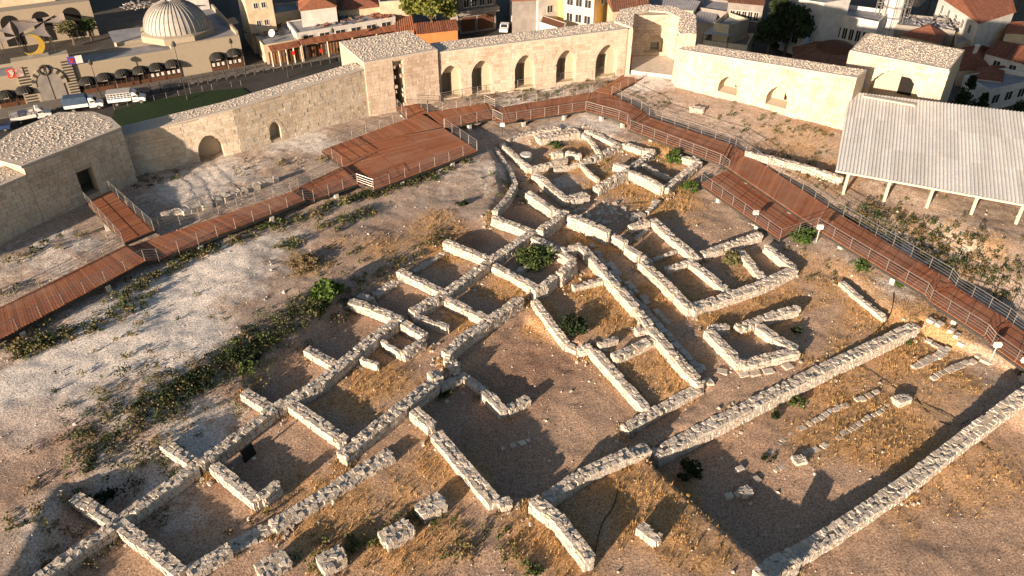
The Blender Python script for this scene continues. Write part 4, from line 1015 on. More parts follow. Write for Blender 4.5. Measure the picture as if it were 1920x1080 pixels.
ground_sheet('pavement', [(-200,243),(0,204),(330,146),(462,123),(505,117),(640,94),(760,74),(760,82),(640,104),(512,128),(466,137),(330,162),(0,222),(-200,262)], ZT+.12, M['pave'])
ground_sheet('alley', [(460,122),(505,116),(470,70),(430,20),(420,-14),(398,-14),(408,20),(440,70)], ZT+.004, M['asphalt'])
ground_sheet('lawn', [(205,238),(262,233),(420,196),(470,176),(455,165),(380,172),(290,188),(215,205)], ZT+.12, M['lawn'])
# --- generic building parts
def facade_window(root, a, u, n, s, z, wd, ht, frame=None, pane=None, depth=.06):
    """window on a wall: a origin of the wall foot, u along, n outwards"""
    L = root.location; f = MB(); fw = .09
    o = a+u*s+Vector((0,0,z)); W_ = lambda x, y, q: o+u*x+Vector((0,0,y))+n*q-L
    for x0, y0, x1, y1 in ((0,0,wd,fw),(0,ht-fw,wd,ht),(0,fw,fw,ht-fw),(wd-fw,fw,wd,ht-fw),(wd/2-.03,fw,wd/2+.03,ht-fw)):
        f.frame(W_(x0,y0,-.02), u*(x1-x0), n*(depth+.02), Vector((0,0,y1-y0)))
    f.frame(W_(-.08,-.1,-.02), u*(wd+.16), n*(depth+.1), Vector((0,0,.08)))
    w_ = f.build('window', frame or M['frame'], root, fix=True)
    p = MB(); p.frame(W_(fw*.5,fw*.5,-.03), u*(wd-fw), n*.055, Vector((0,0,ht-fw))); p.build('pane', pane or M['glass'], w_, fix=True)
    return w_
def house(label, roof, z, wall, roofmat=None, kind='flat', rise=1.6, ov=.35, wins=(), cat='building', name='house', base=None, parapet=.45, extra=None):
    """roof: the four roof corners in the survey picture at level z: front-left, front-right, back-right, back-left"""
    z = TZ(z); P = [G(x, y, z) for x, y in roof]; zb = ZT-.3 if base is None else base
    P = [Vector((p.x, p.y, 0)) for p in P]; c = sum(P, Vector())/4
    r = thing(name, label, cat, (P[0].x, P[0].y, zb)); L = r.location
    m_ = MB(); m_.prism(ccw([(p.x-L.x, p.y-L.y) for p in P]), 0, z-zb-.02); m_.build('wall', wall, r)
    if kind == 'flat':
        m_ = MB(); inn = [p+(c-p)*(.28/max(1.,(c-p).length)) for p in P]
        for i in range(4):
            j = (i+1)%4; q = [P[i]+(P[i]-c).normalized()*.05, P[j]+(P[j]-c).normalized()*.05, inn[j], inn[i]]
            m_.prism(ccw([(p.x-L.x, p.y-L.y) for p in q]), z-zb-.25, z-zb+parapet)
        m_.build('parapet', wall, r)
        m_ = MB(); m_.prism(ccw([(p.x-L.x, p.y-L.y) for p in inn]), z-zb-.05, z-zb+.04); m_.build('roof', roofmat or M['roofgrey'], r)
    else:
        E_ = [p+(p-c).normalized()*ov for p in P]; a, b, cc, d = E_
        if kind == 'gable': k0, k1 = (a+d)/2, (b+cc)/2
        elif kind == 'pyramid': k0 = k1 = c
        else:
            k0, k1 = (a+d)/2, (b+cc)/2; 
            if (b-a).length > (d-a).length: t = min(.45, (d-a).length*.5/(b-a).length); k0, k1 = k0.lerp(k1, t), k1.lerp(k0, t)
            else: k0, k1 = (a+b)/2, (cc+d)/2; t = min(.45, (b-a).length*.5/(d-a).length); k0, k1 = k0.lerp(k1, t), k1.lerp(k0, t); a, b, cc, d = b, cc, d, a
        up = lambda p, q: Vector((p.x-L.x, p.y-L.y, z-zb+q))
        m_ = MB()
        if kind == 'pyramid': m_.add([up(a,0),up(b,0),up(cc,0),up(d,0),up(c,rise)], [(0,1,4),(1,2,4),(2,3,4),(3,0,4),(3,2,1,0)])
        elif kind == 'gable': m_.add([up(a,0),up(b,0),up(cc,0),up(d,0),up(k0,rise),up(k1,rise)], [(0,1,5,4),(2,3,4,5),(3,0,4),(1,2,5),(3,2,1,0)])
        else:
            if k0 is None: pass
            m_.add([up(a,0),up(b,0),up(cc,0),up(d,0),up(k0,rise),up(k1,rise)], [(0,1,5,4),(2,3,4,5),(3,0,4),(1,2,5),(3,2,1,0)])
        m_.build('roof', roofmat or M['tile'], r, fix=True)
        # courses of tiles standing proud, down both long slopes
        tl = MB()
        quads = [(up(a,.03),up(b,.03),up(k1,rise+.03),up(k0,rise+.03)),(up(cc,.03),up(d,.03),up(k0,rise+.03),up(k1,rise+.03))] if kind != 'pyramid' else []
        for A_, B_, C_, D_ in quads:
            n = max(3, int((B_-A_).length/.45))
            for k in range(n):
                t = (k+.5)/n; tl.bar(A_.lerp(B_, t), D_.lerp(C_, .02+.96*t), .16, .07)
        if tl.v: stuff(tl.build('roof_tiles', roofmat or M['tile'], r))
    for f, rows, cols, z0, dz, ww, wh, m0, m1 in wins:
        a, b = P[f], P[(f+1)%4]; d = b-a; Ln = d.length; u = d/Ln; n = Vector((u.y, -u.x, 0))
        if n.dot(a+d/2-c) < 0: n = -n
        for i in range(rows):
            for k in range(cols):
                s = m0+(Ln-m0-m1)*(k+.5)/cols-ww/2; facade_window(r, Vector((a.x, a.y, 0)), u, n, s, ZT+z0+i*dz, ww, wh)
    if extra: extra(r, P, z)
    return r
# --- caravanserai front range, courtyard and dome
F0, F1 = G(-60,214,ZT), G(460,124,ZT); fu = (F1-F0); FL = fu.length; fu /= FL; fn = Vector((fu.y, -fu.x, 0)); fi = -fn
fp0, fp1 = (F0.x, F0.y), (F1.x, F1.y)
han = thing('caravanserai', 'old stone caravanserai with ribbed dome, striped portal and black dome awnings', 'caravanserai', F0)
HP = lambda s, d, z: F0+fu*s+fi*(d*.55 if d > .6 else d)+Vector((0,0,z-ZT))-F0
def hbox(s0, s1, d0, d1, z0, z1, mat, nm, par=None):
    m_ = MB(); m_.frame(HP(s0,d0,z0), fu*(s1-s0), HP(0,d1,z0)-HP(0,d0,z0), Vector((0,0,z1-z0))); return m_.build(nm, mat, par or han)
sA = onplane(fp0, fp1, 335, 145)[0]; zL, zR = onplane(fp0, fp1, 240, 106)[1], onplane(fp0, fp1, 400, 73)[1]
hbox(0, sA, 0, 9.5, ZT-.3, zL-.25, M['hanstone'], 'front_wall'); hbox(0, sA, .35, 9.1, zL-.25, zL-.15, M['roofgrey'], 'roof')
hbox(0, sA, 0, .35, zL-.25, zL, M['hanstone'], 'parapet'); hbox(0, sA, 9.1, 9.5, zL-.25, zL+.35, M['hanstone'], 'parapet')
hbox(sA, FL, 0, 36, ZT-.3, zR-.25, M['hanstone'], 'dome_block'); hbox(sA, FL-.4, .4, 36, zR-.25, zR-.15, M['roofgrey'], 'roof')
hbox(sA, FL, 0, .4, zR-.25, zR+.02, M['hanstone'], 'parapet'); hbox(FL-.4, FL, .41, 36, zR-.25, zR+.7, M['hanstone'], 'parapet')
# courtyard walls
hbox(sA-8, sA-.01, 10, 24, ZT-.3, zR+.2, M['hanstone'], 'courtyard_wing'); hbox(sA-8.4, sA-.5, 10.6, 23.4, zR+.2, zR+.25, M['roofgrey'], 'roof')
hbox(-12, sA-9.1, 62, 68, ZT-.3, zL+1.5, M['hanstone'], 'arcade_wall')
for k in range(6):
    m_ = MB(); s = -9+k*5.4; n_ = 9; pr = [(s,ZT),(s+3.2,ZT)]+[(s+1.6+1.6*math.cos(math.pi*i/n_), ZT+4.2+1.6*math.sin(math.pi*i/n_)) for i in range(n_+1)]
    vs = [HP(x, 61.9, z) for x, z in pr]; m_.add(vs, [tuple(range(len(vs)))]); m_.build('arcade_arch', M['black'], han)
# windows of the wing
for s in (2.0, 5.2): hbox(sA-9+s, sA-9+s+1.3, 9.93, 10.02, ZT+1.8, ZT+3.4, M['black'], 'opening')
# dome
dc = G(333,58,zR+.3); rad = 57*(dc.y*CP-(dc.z-CAM_H)*SP)/FPX
dl = dc-F0
base = MB(); base.lathe(dl, [(rad*1.2,-.6),(rad*1.2,.5),(rad*1.06,.75),(rad*.2,.76)], 8); base.build('drum', M['hanstone'], han, fix=True)
prof = [(rad*math.cos(a), .7+rad*.86*math.sin(a)) for a in [math.pi/2*i/10 for i in range(11)]]
m_ = MB(); m_.lathe(dl, prof, 48); dome = m_.build('dome', M['lead'], han, smooth=True, fix=True)
for k in range(40):
    a = 2*math.pi*k/40; rb = MB(); rb.tube([dl+Vector((math.cos(a)*(r_+.02), math.sin(a)*(r_+.02), z_+.03)) for r_, z_ in prof[:-1]], .075, 4, False); rb.build('rib', M['greyp'], dome)
for z_ in (3, 6):
    rb = MB(); r_, zz_ = prof[z_]; rb.tube([dl+Vector((math.cos(2*math.pi*k/48)*(r_+.02), math.sin(2*math.pi*k/48)*(r_+.02), zz_)) for k in range(49)], .05, 4, False); rb.build('seam', M['lead'], dome)
m_ = MB(); m_.lathe(dl+Vector((0,0,prof[-1][1]-.05)), [(.45,0),(.3,.5),(.12,.8),(.2,1.1),(0.02,1.5)], 10); m_.build('finial', M['lead'], dome)
# portal
s0p, s1p = onplane(fp0, fp1, 48, 190)[0], onplane(fp0, fp1, 152, 175)[0]; zP = onplane(fp0, fp1, 112, 104)[1]+.2
portal = hbox(s0p, s1p, -.35, 3.4, ZT-.3, zP, M['hanstone'], 'portal')
nst = 13
dm, dw, dsp = (onplane(fp0,fp1,82,186)[0]+onplane(fp0,fp1,124,181)[0])/2, 1.95, onplane(fp0,fp1,95,134)[1]-2.0
for k in range(nst):
    z0 = ZT+.15+k*(zP-ZT-1.0)/nst; z1 = z0+(zP-ZT-1.0)/nst*.48
    for a, b in ((s0p+.15, dm-dw-.55), (dm+dw+.55, s1p-.15)): hbox(a, b, -.42, -.30, z0, z1, M['blackst'], 'dark_course', portal)
pr = [(dm-dw,ZT),(dm+dw,ZT)]+[(dm+dw*math.cos(math.pi*i/14), dsp+2.3*math.sin(math.pi*i/14)**.85) for i in range(15)]
m_ = MB(); vs = [HP(x,-.47,z) for x, z in pr]; bk = [HP(x,-.3,z) for x, z in pr]; m_.add(vs+bk, [tuple(range(len(vs)))]+[(i,(i+1)%len(vs),len(vs)+(i+1)%len(vs),len(vs)+i) for i in range(len(vs))]); m_.build('gate_leaf', M['greyp'], han, fix=True)
for i in range(15):
    a0, a1 = math.pi*i/15, math.pi*(i+1)/15; f = lambda a, r_: (dm+(dw+r_)*math.cos(a), dsp+(2.3+r_)*math.sin(a)**.85)
    q = [f(a0,0), f(a1,0), f(a1,.62), f(a0,.62)]; m_ = MB(); m_.add([HP(x,-.55,z) for x, z in q]+[HP(x,-.3,z) for x, z in q], [(0,1,2,3),(0,4,5,1),(1,5,6,2),(2,6,7,3),(3,7,4,0)]); m_.build('voussoir', M['blackst'] if i % 2 else M['hanstone'], portal, fix=True)
m_ = MB(); m_.bar(HP(dm,-.5,ZT), HP(dm,-.5,dsp+2.2), .05, .05); m_.build('gate_seam', M['blackst'], portal)
m_ = MB(); mc = HP(dm-.1,-.5,zP-2.0); m_.tube([mc+fu*(math.cos(a)*.7)+Vector((0,0,math.sin(a)*.75)) for a in [2*math.pi*k/16 for k in range(17)]], .16, 6, False); m_.build('medallion', M['blackst'], portal)
# crescent on the portal
m_ = MB(); cc_ = HP((s0p+s1p)/2-.4, .9, zP+1.9); n_ = 18; O, I = [], []
for k in range(n_+1):
    a = R(-150)+R(250)*k/n_; O.append((1.75*math.cos(a), 1.75*math.sin(a)))
    w_ = math.sin(math.pi*k/n_)*.85; I.append(((1.75-w_)*math.cos(a), (1.75-w_)*math.sin(a)))
vs = [cc_+fu*x+Vector((0,0,z)) for x, z in O]+[cc_+fu*x+Vector((0,0,z)) for x, z in I]; m = n_+1
vs2 = [v+fi*.3 for v in vs]; m_.add(vs+vs2, [(i,i+1,m+i+1,m+i) for i in range(n_)]+[(2*m+i+1,2*m+i,3*m+i,3*m+i+1) for i in range(n_)]+[(i,2*m+i,2*m+i+1,i+1) for i in range(n_)]+[(m+i,m+i+1,3*m+i+1,3*m+i) for i in range(n_)])
cr = m_.build('crescent', M['gold'], fix=True); cr.location = F0; tag(cr, 'golden crescent standing on top of the striped portal', 'crescent')
m_ = MB(); m_.frame(HP((s0p+s1p)/2-1.6,.7,zP-.02), fu*3.0, fi*.6, Vector((0,0,.45))); cs = m_.build('crescent_stand', M['greyp'], cr); 
# banners
def banner(label, px, mats, z_off):
    s_a, za = onplane(fp0, fp1, *px[0]); s_b, zb = onplane(fp0, fp1, *px[1]); r = thing('banner', label, 'banner', F0); mid = s_a+(s_b-s_a)*.52
    for a, b, mt, nm in ((s_a, mid, mats[0], 'printed_half'), (mid+.01, s_b, mats[1], 'picture_half')):
        m_ = MB(); m_.frame(HP(a,-.45,zb), fu*(b-a), fi*.08, Vector((0,0,za-zb))); m_.build(nm, mt, r)
    return r, s_a, mid, za, zb
def strokes(r, s0, s1, za, zb, mat, kind):
    cx, cz = (s0+s1)/2, (za+zb)/2; sc_ = (za-zb)*.33; m_ = MB(); P_ = lambda x, y: HP(cx+x*sc_, -.49, cz+y*sc_)
    sets = {'a': [[(-.7,.9),(.6,.9)],[(-.3,.9),(-.3,-.1),(.6,-.1)],[(.5,.5),(.1,-.8),(-.6,-.9)],[(-.1,.4),(.8,.2)]], 'b': [[(-.8,.3),(-.3,.7),(.1,.2),(.6,.6),(.8,.1)],[(-.6,-.3),(.7,-.3)],[(-.4,-.7),(.4,-.65)]]}[kind]
    for st in sets:
        for a, b in zip(st[:-1], st[1:]): m_.bar(P_(*a), P_(*b), .16, .05, up=tuple(fn))
    m_.build('lettering', mat, r)
b_, x0, x1, za, zb = banner('red and picture banner on the wall left of the portal', [(10,129),(46,141)], (M['bannerred'], M['bannerpic']), 0); strokes(b_, x0, x1, za, zb, M['bannerwhite'], 'a')
b_, x0, x1, za, zb = banner('blue and white banner on the wall right of the portal', [(124,106),(156,116)], (M['bannerblue'], M['bannerwhite']), 0); strokes(b_, x0, x1, za, zb, M['red'], 'b')
# shop fronts and their awnings
ords = ['leftmost', 'second from the left', 'first right of the portal', 'second right of the portal', 'third right of the portal', 'fourth right of the portal', 'fifth right of the portal', 'sixth right of the portal', 'left one of the pair by the alley', 'right one of the pair by the alley']
for i, (px, py) in enumerate([(12,182),(47,173),(163,156),(196,149),(230,142),(262,136),(293,130),(323,124),(407,110),(438,103)]):
    s, z = onplane(fp0, fp1, px, py); hw = 1.4
    hbox(s-hw*.9, s+hw*.9, -.05, .02, ZT+.05, z, M['black'], 'shop_front'); hbox(s-hw*.9, s+hw*.9, -.12, -.03, ZT+.05, ZT+.75, M['brownwood'], 'shop_base')
    for q in (-.9,-.3,.3,.9): hbox(s+q*hw-.06, s+q*hw+.06, -.11, -.02, ZT+.75, z, M['brownwood'], 'shop_post')
    if i in (6, 7, 8, 9):
        for q in (-.6, 0, .6): hbox(s+q*hw-.22, s+q*hw+.22, -.09, -.03, ZT+.9, ZT+1.5, M['bannerwhite'], 'display')
    m_ = MB(); n1, n2 = 10, 6; c0 = HP(s, 0, z); P_ = []
    for a in range(n2+1):
        el = math.pi/2*a/n2
        for b in range(n1+1):
            az = math.pi*b/n1; P_.append(c0+fu*(-math.cos(az)*math.cos(el)*hw)+fn*(math.sin(az)*math.cos(el)*1.2)+Vector((0,0,math.sin(el)*1.2)))
    m_.add(P_, [(a*(n1+1)+b, a*(n1+1)+b+1, (a+1)*(n1+1)+b+1, (a+1)*(n1+1)+b) for a in range(n2) for b in range(n1)])
    for b in range(0, n1+1, 2): pass
    aw = m_.build('awning', M['awning'], fix=True); aw.location = F0; tag(aw, 'black dome awning on the caravanserai shops, %s' % ords[i], 'awning', 'black dome awnings')
    rb = MB()
    for b in range(n1+1): rb.tube([P_[a*(n1+1)+b] for a in range(n2)], .03, 4, False)
    rb.build('awning_ribs', M['dark_steel'], aw)
    lt = MB(); p = c0+fn*1.23+Vector((0,0,.16)); 
    for q in (-.32,-.16,0,.16,.32): lt.bar(p+fu*(q-.05), p+fu*(q+.05), .03, .09)
    lt.build('lettering', M['bannerwhite'], aw)
# shade sails in the courtyard
def sail(label, pts, z=.6):
    P = [G(x, y, TZ(zz_)) for x, y, zz_ in pts]; n_ = 8; m_ = MB(); idx_ = {}
    c = sum(P, Vector())/3
    for i in range(n_+1):
        for j in range(n_+1-i):
            a, b = i/n_, j/n_; g_ = 1-a-b; p = P[0]*g_+P[1]*a+P[2]*b; edge = min(a, b, g_)
            k = 4*(a*b+b*g_+a*g_)*.12*3; pull = .20*(1-edge*3)*(4*max(a*b*(g_ < .34), b*g_*(a < .34), a*g_*(b < .34)))
            p = p.lerp(c, min(.28, pull)); p.z -= k*.35; idx_[i,j] = len(m_.v); m_.v.append(tuple(p))
    for i in range(n_):
        for j in range(n_-i):
            m_.f.append((idx_[i,j], idx_[i+1,j], idx_[i,j+1]))
            if i+j < n_-1: m_.f.append((idx_[i+1,j], idx_[i+1,j+1], idx_[i,j+1]))
    o = m_.build('shade_sail', M['sail'], smooth=True); tag(o, label, 'shade sail', 'shade sails in the courtyard')
    for p in P:
        q = MB(); q.tube([(p.x,p.y,ZT),tuple(p)], .07, 6); q.build('mast', M['dark_steel'], o)
    return o
sail('pale triangular shade sail at the top right of the courtyard group', [(64,18,1.5),(118,20,1.5),(82,40,.8)])
sail('brownish shade sail pointing right in the courtyard group', [(118,20,1.5),(130,44,.6),(84,42,.8)])
sail('shade sail in the middle of the courtyard group', [(20,38,1.2),(80,41,.8),(36,64,1.)])
sail('shade sail nearest the portal crescent', [(82,42,.8),(96,69,.8),(40,66,1.)])
sail('shade sail at the left edge of the courtyard group', [(-6,58,1.),(18,40,1.2),(28,66,1.)])
sail('lowest shade sail at the left edge', [(-10,66,1.),(32,68,1.),(-8,84,.8)])
sail('dark brown shade sail behind the others', [(62,20,1.5),(72,42,.9),(26,38,1.2)])
# --- shop row along the street
hs = house('shop row with white parapet, window band and wooden shop fronts', [(556,64),(741,33),(724,14),(538,42)], 1.2, M['white'], M['roofgrey'], 'flat', parapet=.2,
  wins=[(0,1,6,3.3,1,2.1,1.0,.6,.4)])
hsb = house('low annexe with cluttered flat roof and satellite dish beside the alley', [(494,86),(556,76),(538,44),(466,52)], -.1, M['beige'], M['roofgrey'], 'flat', parapet=.12)
SR0, SR1 = G(556,64,TZ(1.2)), G(741,33,TZ(1.2)); sru = (SR1-SR0).normalized(); srn = Vector((sru.y,-sru.x,0))
def SRP(px, py):
    s_, z_ = onplane((SR0.x,SR0.y), (SR1.x,SR1.y), px, py); return Vector((SR0.x, SR0.y, 0))+sru*s_+Vector((0,0,z_))
def tiled_canopy(label, A, B, out):
    a, b = SRP(*A), SRP(*B); r = thing('tiled_canopy', label, 'canopy', (a.x, a.y, ZT)); L = r.location; n = srn*out; z = a.z
    m_ = MB(); m_.add([a-L, b-L, b+n-Vector((0,0,.55))-L, a+n-Vector((0,0,.55))-L, a-L-Vector((0,0,.1)), b-L-Vector((0,0,.1)), b+n-Vector((0,0,.65))-L, a+n-Vector((0,0,.65))-L], [(0,3,2,1),(4,5,6,7),(3,7,6,2),(0,4,7,3),(1,2,6,5)]); m_.build('canopy_board', M['tile2'], r, fix=True)
    nn = int((b-a).length/.3)
    for k in range(nn):
        p = a.lerp(b, (k+.5)/nn); t = MB(); t.bar(p-L+Vector((0,0,.03)), p+n-L+Vector((0,0,-.52)), .17, .07); t.build('tile_course', M['tile2'], r)
    for k in range(5):
        p = a.lerp(b, k/4)+n*.92; t = MB(); t.bar((p.x-L.x, p.y-L.y, 0), (p.x-L.x, p.y-L.y, p.z-.6-ZT), .22, .22); t.build('post', M['cream'], r)
    return r
tiled_canopy('red tiled canopy over the wooden shop fronts by the annexe', (502,86), (557,76), 1.7)
tiled_canopy('long red tiled canopy under the white window band', (559,74), (743,46), 1.7)
a, b = SRP(503,118), SRP(742,80); a.z = b.z = ZT; u = sru; n = srn; L_ = (b-a).length
for k in range(7):
    m_ = MB(); p = a+u*(L_*k/7+.3)+n*.1; m_.frame((0,0,.1), u*(L_/7-.5), n*.08, Vector((0,0,2.3))); o = m_.build('shop_shutter', M['brownwood'], fix=True); o.location = p
    tag(o, 'brown wooden shop front in the street row, %s' % ['nearest the alley','second from the alley','third from the alley','fourth from the alley','fifth from the alley','sixth from the alley','last before the bastion'][k], 'shop front', 'wooden shop fronts')
    for q in range(5):
        t = MB(); t.frame(u*(.2+q*(L_/7-.6)/5)+Vector((0,0,.2))+n*.08, u*.25, n*.05, Vector((0,0,2.0))); t.build('batten', M['goods'], o, fix=True)
for k, (px, py) in enumerate(((541,91),(592,87))):
    o = MB().frame(SRP(px,py)+srn*1.8, sru*.55, srn*.05, Vector((0,0,-.7))).build('hanging_flag', M['red'], fix=True); tag(o, ['small red flag hanging from the canopy by the annexe','small red flag hanging from the long canopy'][k], 'flag')
dish = thing('satellite_dish', 'white satellite dish on the cluttered annexe roof', 'satellite dish', G(512,70,TZ(0))); m_ = MB(); m_.lathe((0,0,0), [(.02,0),(.35,.06),(.6,.2),(.7,.32)], 16); d_ = m_.build('reflector', M['truckwhite'], dish, fix=True); d_.rotation_euler = (R(60), 0, R(-20)); d_.location = (0,0,.7)
m_ = MB(); m_.tube([(0,0,-.1),(0,0,.7)], .04); m_.build('mast', M['dark_steel'], dish)
# scrap lying on the roofs
def clutter(label, px, z, n, r_, mats, seed):
    rr = random.Random(seed); c = G(*px, z if z < -5 else TZ(z)); o = thing('roof_clutter', label, 'clutter', c); 
    for mi, mt in enumerate(mats):
        m_ = MB()
        for k in range(n):
            a = rr.uniform(0,6.28); d = r_*rr.random()**.6; x, y = d*math.cos(a), d*math.sin(a); l_ = rr.uniform(.2,1.3); t = rr.uniform(0,3.14)
            m_.bar((x,y,.05+rr.random()*.15), (x+l_*math.cos(t), y+l_*math.sin(t), .06+rr.random()*.3), rr.uniform(.06,.35), rr.uniform(.04,.2))
        stuff(m_.build('scrap', mt, o))
clutter('dark scrap strewn over the annexe roof', (495,58), -.05, 40, 4.0, [M['greyp'], M['brownwood']], 1)
clutter('collapsed sheets and tiles on the shop row roof', (645,38), 1.3, 26, 3.5, [M['tile2'], M['greyp'], M['tarpblue']], 2)
clutter('broken red tiles at the right end of the shop row roof', (715,30), 1.3, 30, 2.2, [M['tile2'], M['tile']], 3)
clutter('broken tiles in the middle of the shop row roof', (592,46), 1.3, 26, 2.6, [M['tile2'], M['roofgrey']], 4)
clutter('heap of parts on the caravanserai roof left of the dome', (258,12), zR, 30, 3.0, [M['greyp'], M['brownwood'], M['tarpgrey']], 5)
clutter('jumble on the roofs beside the minaret', (1755,45), 1.0, 40, 5.0, [M['greyp'], M['roofgrey']], 6)
# --- houses behind the shop row
house('white house with red hipped roof behind the shop row', [(563,20),(630,12),(626,-10),(560,-4)], 4.6, M['white'], M['tile2'], 'hip', 1.5)
house('tall beige house with patched wall at the alley corner', [(458,-6),(508,-12),(500,-40),(440,-30)], 7.5, M['beige'], M['roofgrey'], 'flat', wins=[(0,3,2,5.0,3.2,.9,1.1,1.,1.)])
house('low cream house between alley house and white house', [(514,30),(562,22),(556,8),(508,12)], 1.5, M['cream'], M['roofgrey'], 'flat')
house('broad house with dark red tiled roof behind the shop row', [(634,20),(712,12),(700,-22),(626,-14)], 2.8, M['beige'], M['tile'], 'hip', 2.0)
house('cream house left of the big leafy tree', [(712,8),(766,4),(760,-24),(706,-18)], 3.6, M['cream'], M['roofgrey'], 'flat')
house('little kiosk with steep orange tiled roof beside the bastion', [(742,60),(776,54),(770,34),(740,38)], -1.0, M['orange'], M['tile2'], 'gable', 1.6)
house('low orange building with tiled roof under the leafy tree', [(784,64),(858,56),(850,40),(778,46)], -.9, M['orange'], M['tile'], 'gable', 1.2)
def apt_extra(r, P, z):
    L = r.location; u = (P[1]-P[0]).normalized(); n = Vector((u.y,-u.x,0)); Ln = (P[1]-P[0]).length
    for k, (a, b) in enumerate(((.06,.42),(.5,.92))):
        m_ = MB(); m_.frame(P[0]+u*Ln*a+n*.04+Vector((0,0,ZT+.2))-L, u*Ln*(b-a), n*.1, Vector((0,0,2.8))); m_.build('shutter', M['brownwood'], r, fix=True)
    for k in range(2):
        m_ = MB(); m_.frame(P[0]-u*.3+Vector((0,0,ZT+3.7+k*3.3))-L, u*(Ln+.6), n*1.2, Vector((0,0,.95))); m_.build('balcony', M['greyp'], r, fix=True)
def slab_house(label, A, B, depth, ztop, wall, **kw):
    """block given by its front foot line in the survey picture"""
    a, b = G(*A, ZT), G(*B, ZT); u = (b-a).normalized(); n = Vector((-u.y,u.x,0)); P = [a, b, b+n*depth, a+n*depth]
    def inv(p):
        zt_ = TZ(ztop); d = p.y*CP-(zt_-CAM_H)*SP; return 960+FPX*p.x/d, 540-FPX*(p.y*SP+(zt_-CAM_H)*CP)/d
    return house(label, [inv(p) for p in P], ztop, wall, **kw)
slab_house('grey apartment house with brown ground floor shutters', (862,62), (930,52), 12, 8.5, M['greyp'], wins=[(0,2,4,4.9,3.3,1.3,1.6,.8,.5)], extra=apt_extra)
slab_house('white plastered house left of the peach house', (1008,62), (1062,50), 10, 5.5, M['white'], wins=[(0,2,1,3.6,3.2,1.5,1.5,1.5,3.)])
slab_house('peach house with three columns of white windows', (1056,62), (1110,72), 10, 6.5, M['peach'], wins=[(0,3,3,2.6,3.1,1.5,1.7,.3,.3)])
slab_house('yellow house wall beside the peach house', (1112,70), (1160,50), 9, 5.8, M['yellow'], wins=[(0,1,2,6.0,3,1.,1.5,1.,2.)])
house('low lean to with orange roof below the white house', [(1012,42),(1056,56),(1062,44),(1018,30)], -.5, M['white'], M['tilebrown'], 'flat', parapet=.1)
house('ruined stone house behind the gate vault', [(1150,22),(1215,14),(1210,-6),(1140,2)], 3.4, M['beige'], M['tilebrown'], 'gable', 1.2)
house('grey sheet roofed shed behind the gate vault', [(1216,12),(1300,20),(1320,0),(1220,-10)], 2.2, M['beige'], M['roofgrey'], 'gable', .8)
# --- right hand quarter
house('small white house with canopy terrace behind the right curtain wall', [(1338,50),(1366,55),(1404,44),(1364,30)], 1.5, M['cream'], M['roofgrey'], 'flat', parapet=.8)
house('lower terrace of the small white house', [(1318,82),(1400,92),(1412,70),(1330,62)], -1.6, M['cream'], M['pave'], 'flat', parapet=.7)
m_ = MB(); P = [G(x, y, TZ(.6)) for x, y in [(1319,62),(1366,68),(1368,55),(1338,48)]]; m_.add([tuple(p) for p in P]+[(p.x,p.y,p.z-.08) for p in P], [(0,1,2,3),(7,6,5,4),(0,4,5,1),(1,5,6,2),(2,6,7,3),(3,7,4,0)]); o = m_.build('awning', M['tarpgrey'], fix=True); tag(o, 'grey fabric canopy over the small white house terrace', 'canopy')
for p in P[:2]:
    q = MB(); q.bar((p.x,p.y,ZT), tuple(p), .1); q.build('post', M['brownwood'], o)
house('grey sheet roofed house beside the gate vault', [(1306,40),(1338,44),(1350,20),(1308,16)], .6, M['greyp'], M['roofgrey'], 'gable', .7)
house('house with bluish roof behind the small white house', [(1310,18),(1362,26),(1374,6),(1318,0)], 1.6, M['greyp'], M['roofgrey'], 'flat')
house('house with worn red roof behind the small white house', [(1362,30),(1420,38),(1424,14),(1372,8)], .8, M['beige'], M['tile'], 'hip', 1.2)
house('long beige house at the top edge left of the cypress', [(1366,4),(1432,10),(1436,-20),(1370,-24)], 4.0, M['greyp'], M['tilebrown'], 'gable', 1.0, wins=[(0,1,5,4.2,3,1.,1.8,.5,.5)])
house('pale house with flat roof right of the cypress', [(1462,38),(1510,52),(1545,36),(1464,14)], 1.6, M['bluewhite'], M['roofgrey'], 'flat', parapet=.3, wins=[(0,1,2,1.8,3,1.4,2.0,.5,.5)])
house('big windowless white block behind the pale house', [(1478,0),(1545,10),(1594,2),(1520,-16)], 5.6, M['white'], M['roofgrey'], 'flat')
house('grey stone house between white block and windowed house', [(1540,28),(1570,30),(1590,14),(1550,8)], 1.6, M['beige'], M['roofgrey'], 'flat', wins=[(0,1,2,2.4,3,.9,1.8,.3,.3)])
house('white house with a row of tall dark windows', [(1566,32),(1646,48),(1668,26),(1592,16)], 2.2, M['white'], M['roofgrey'], 'flat', parapet=.7, wins=[(0,1,5,2.0,3,1.0,2.2,.6,1.2)])
house('low grey outbuilding beside the minaret', [(1680,50),(1738,56),(1752,36),(1694,30)], .8, M['greyp'], M['roofgrey'], 'flat')
house('house with red pyramid roof behind the right tower', [(1690,66),(1762,82),(1772,64),(1730,46)], .2, M['beige'], M['tile'], 'pyramid', 1.8)
house('flat grey roofed house right of the pyramid roof', [(1738,52),(1790,62),(1778,40),(1732,34)], .4, M['greyp'], M['roofgrey'], 'flat')
house('long house with big dark red roof at the top right', [(1836,44),(1902,22),(1872,-12),(1762,-6)], 3.2, M['white'], M['tile'], 'gable', 2.0, wins=[(3,1,5,4.0,3,1.1,1.7,1.0,1.0)])
house('rubble walled house below the big dark red roof', [(1790,88),(1880,62),(1884,42),(1790,66)], -.8, M['beige'], M['roofgrey'], 'flat')
house('house with small red hipped roof at the right edge', [(1886,62),(1960,66),(1960,44),(1890,42)], .6, M['beige'], M['tile'], 'hip', 1.2)
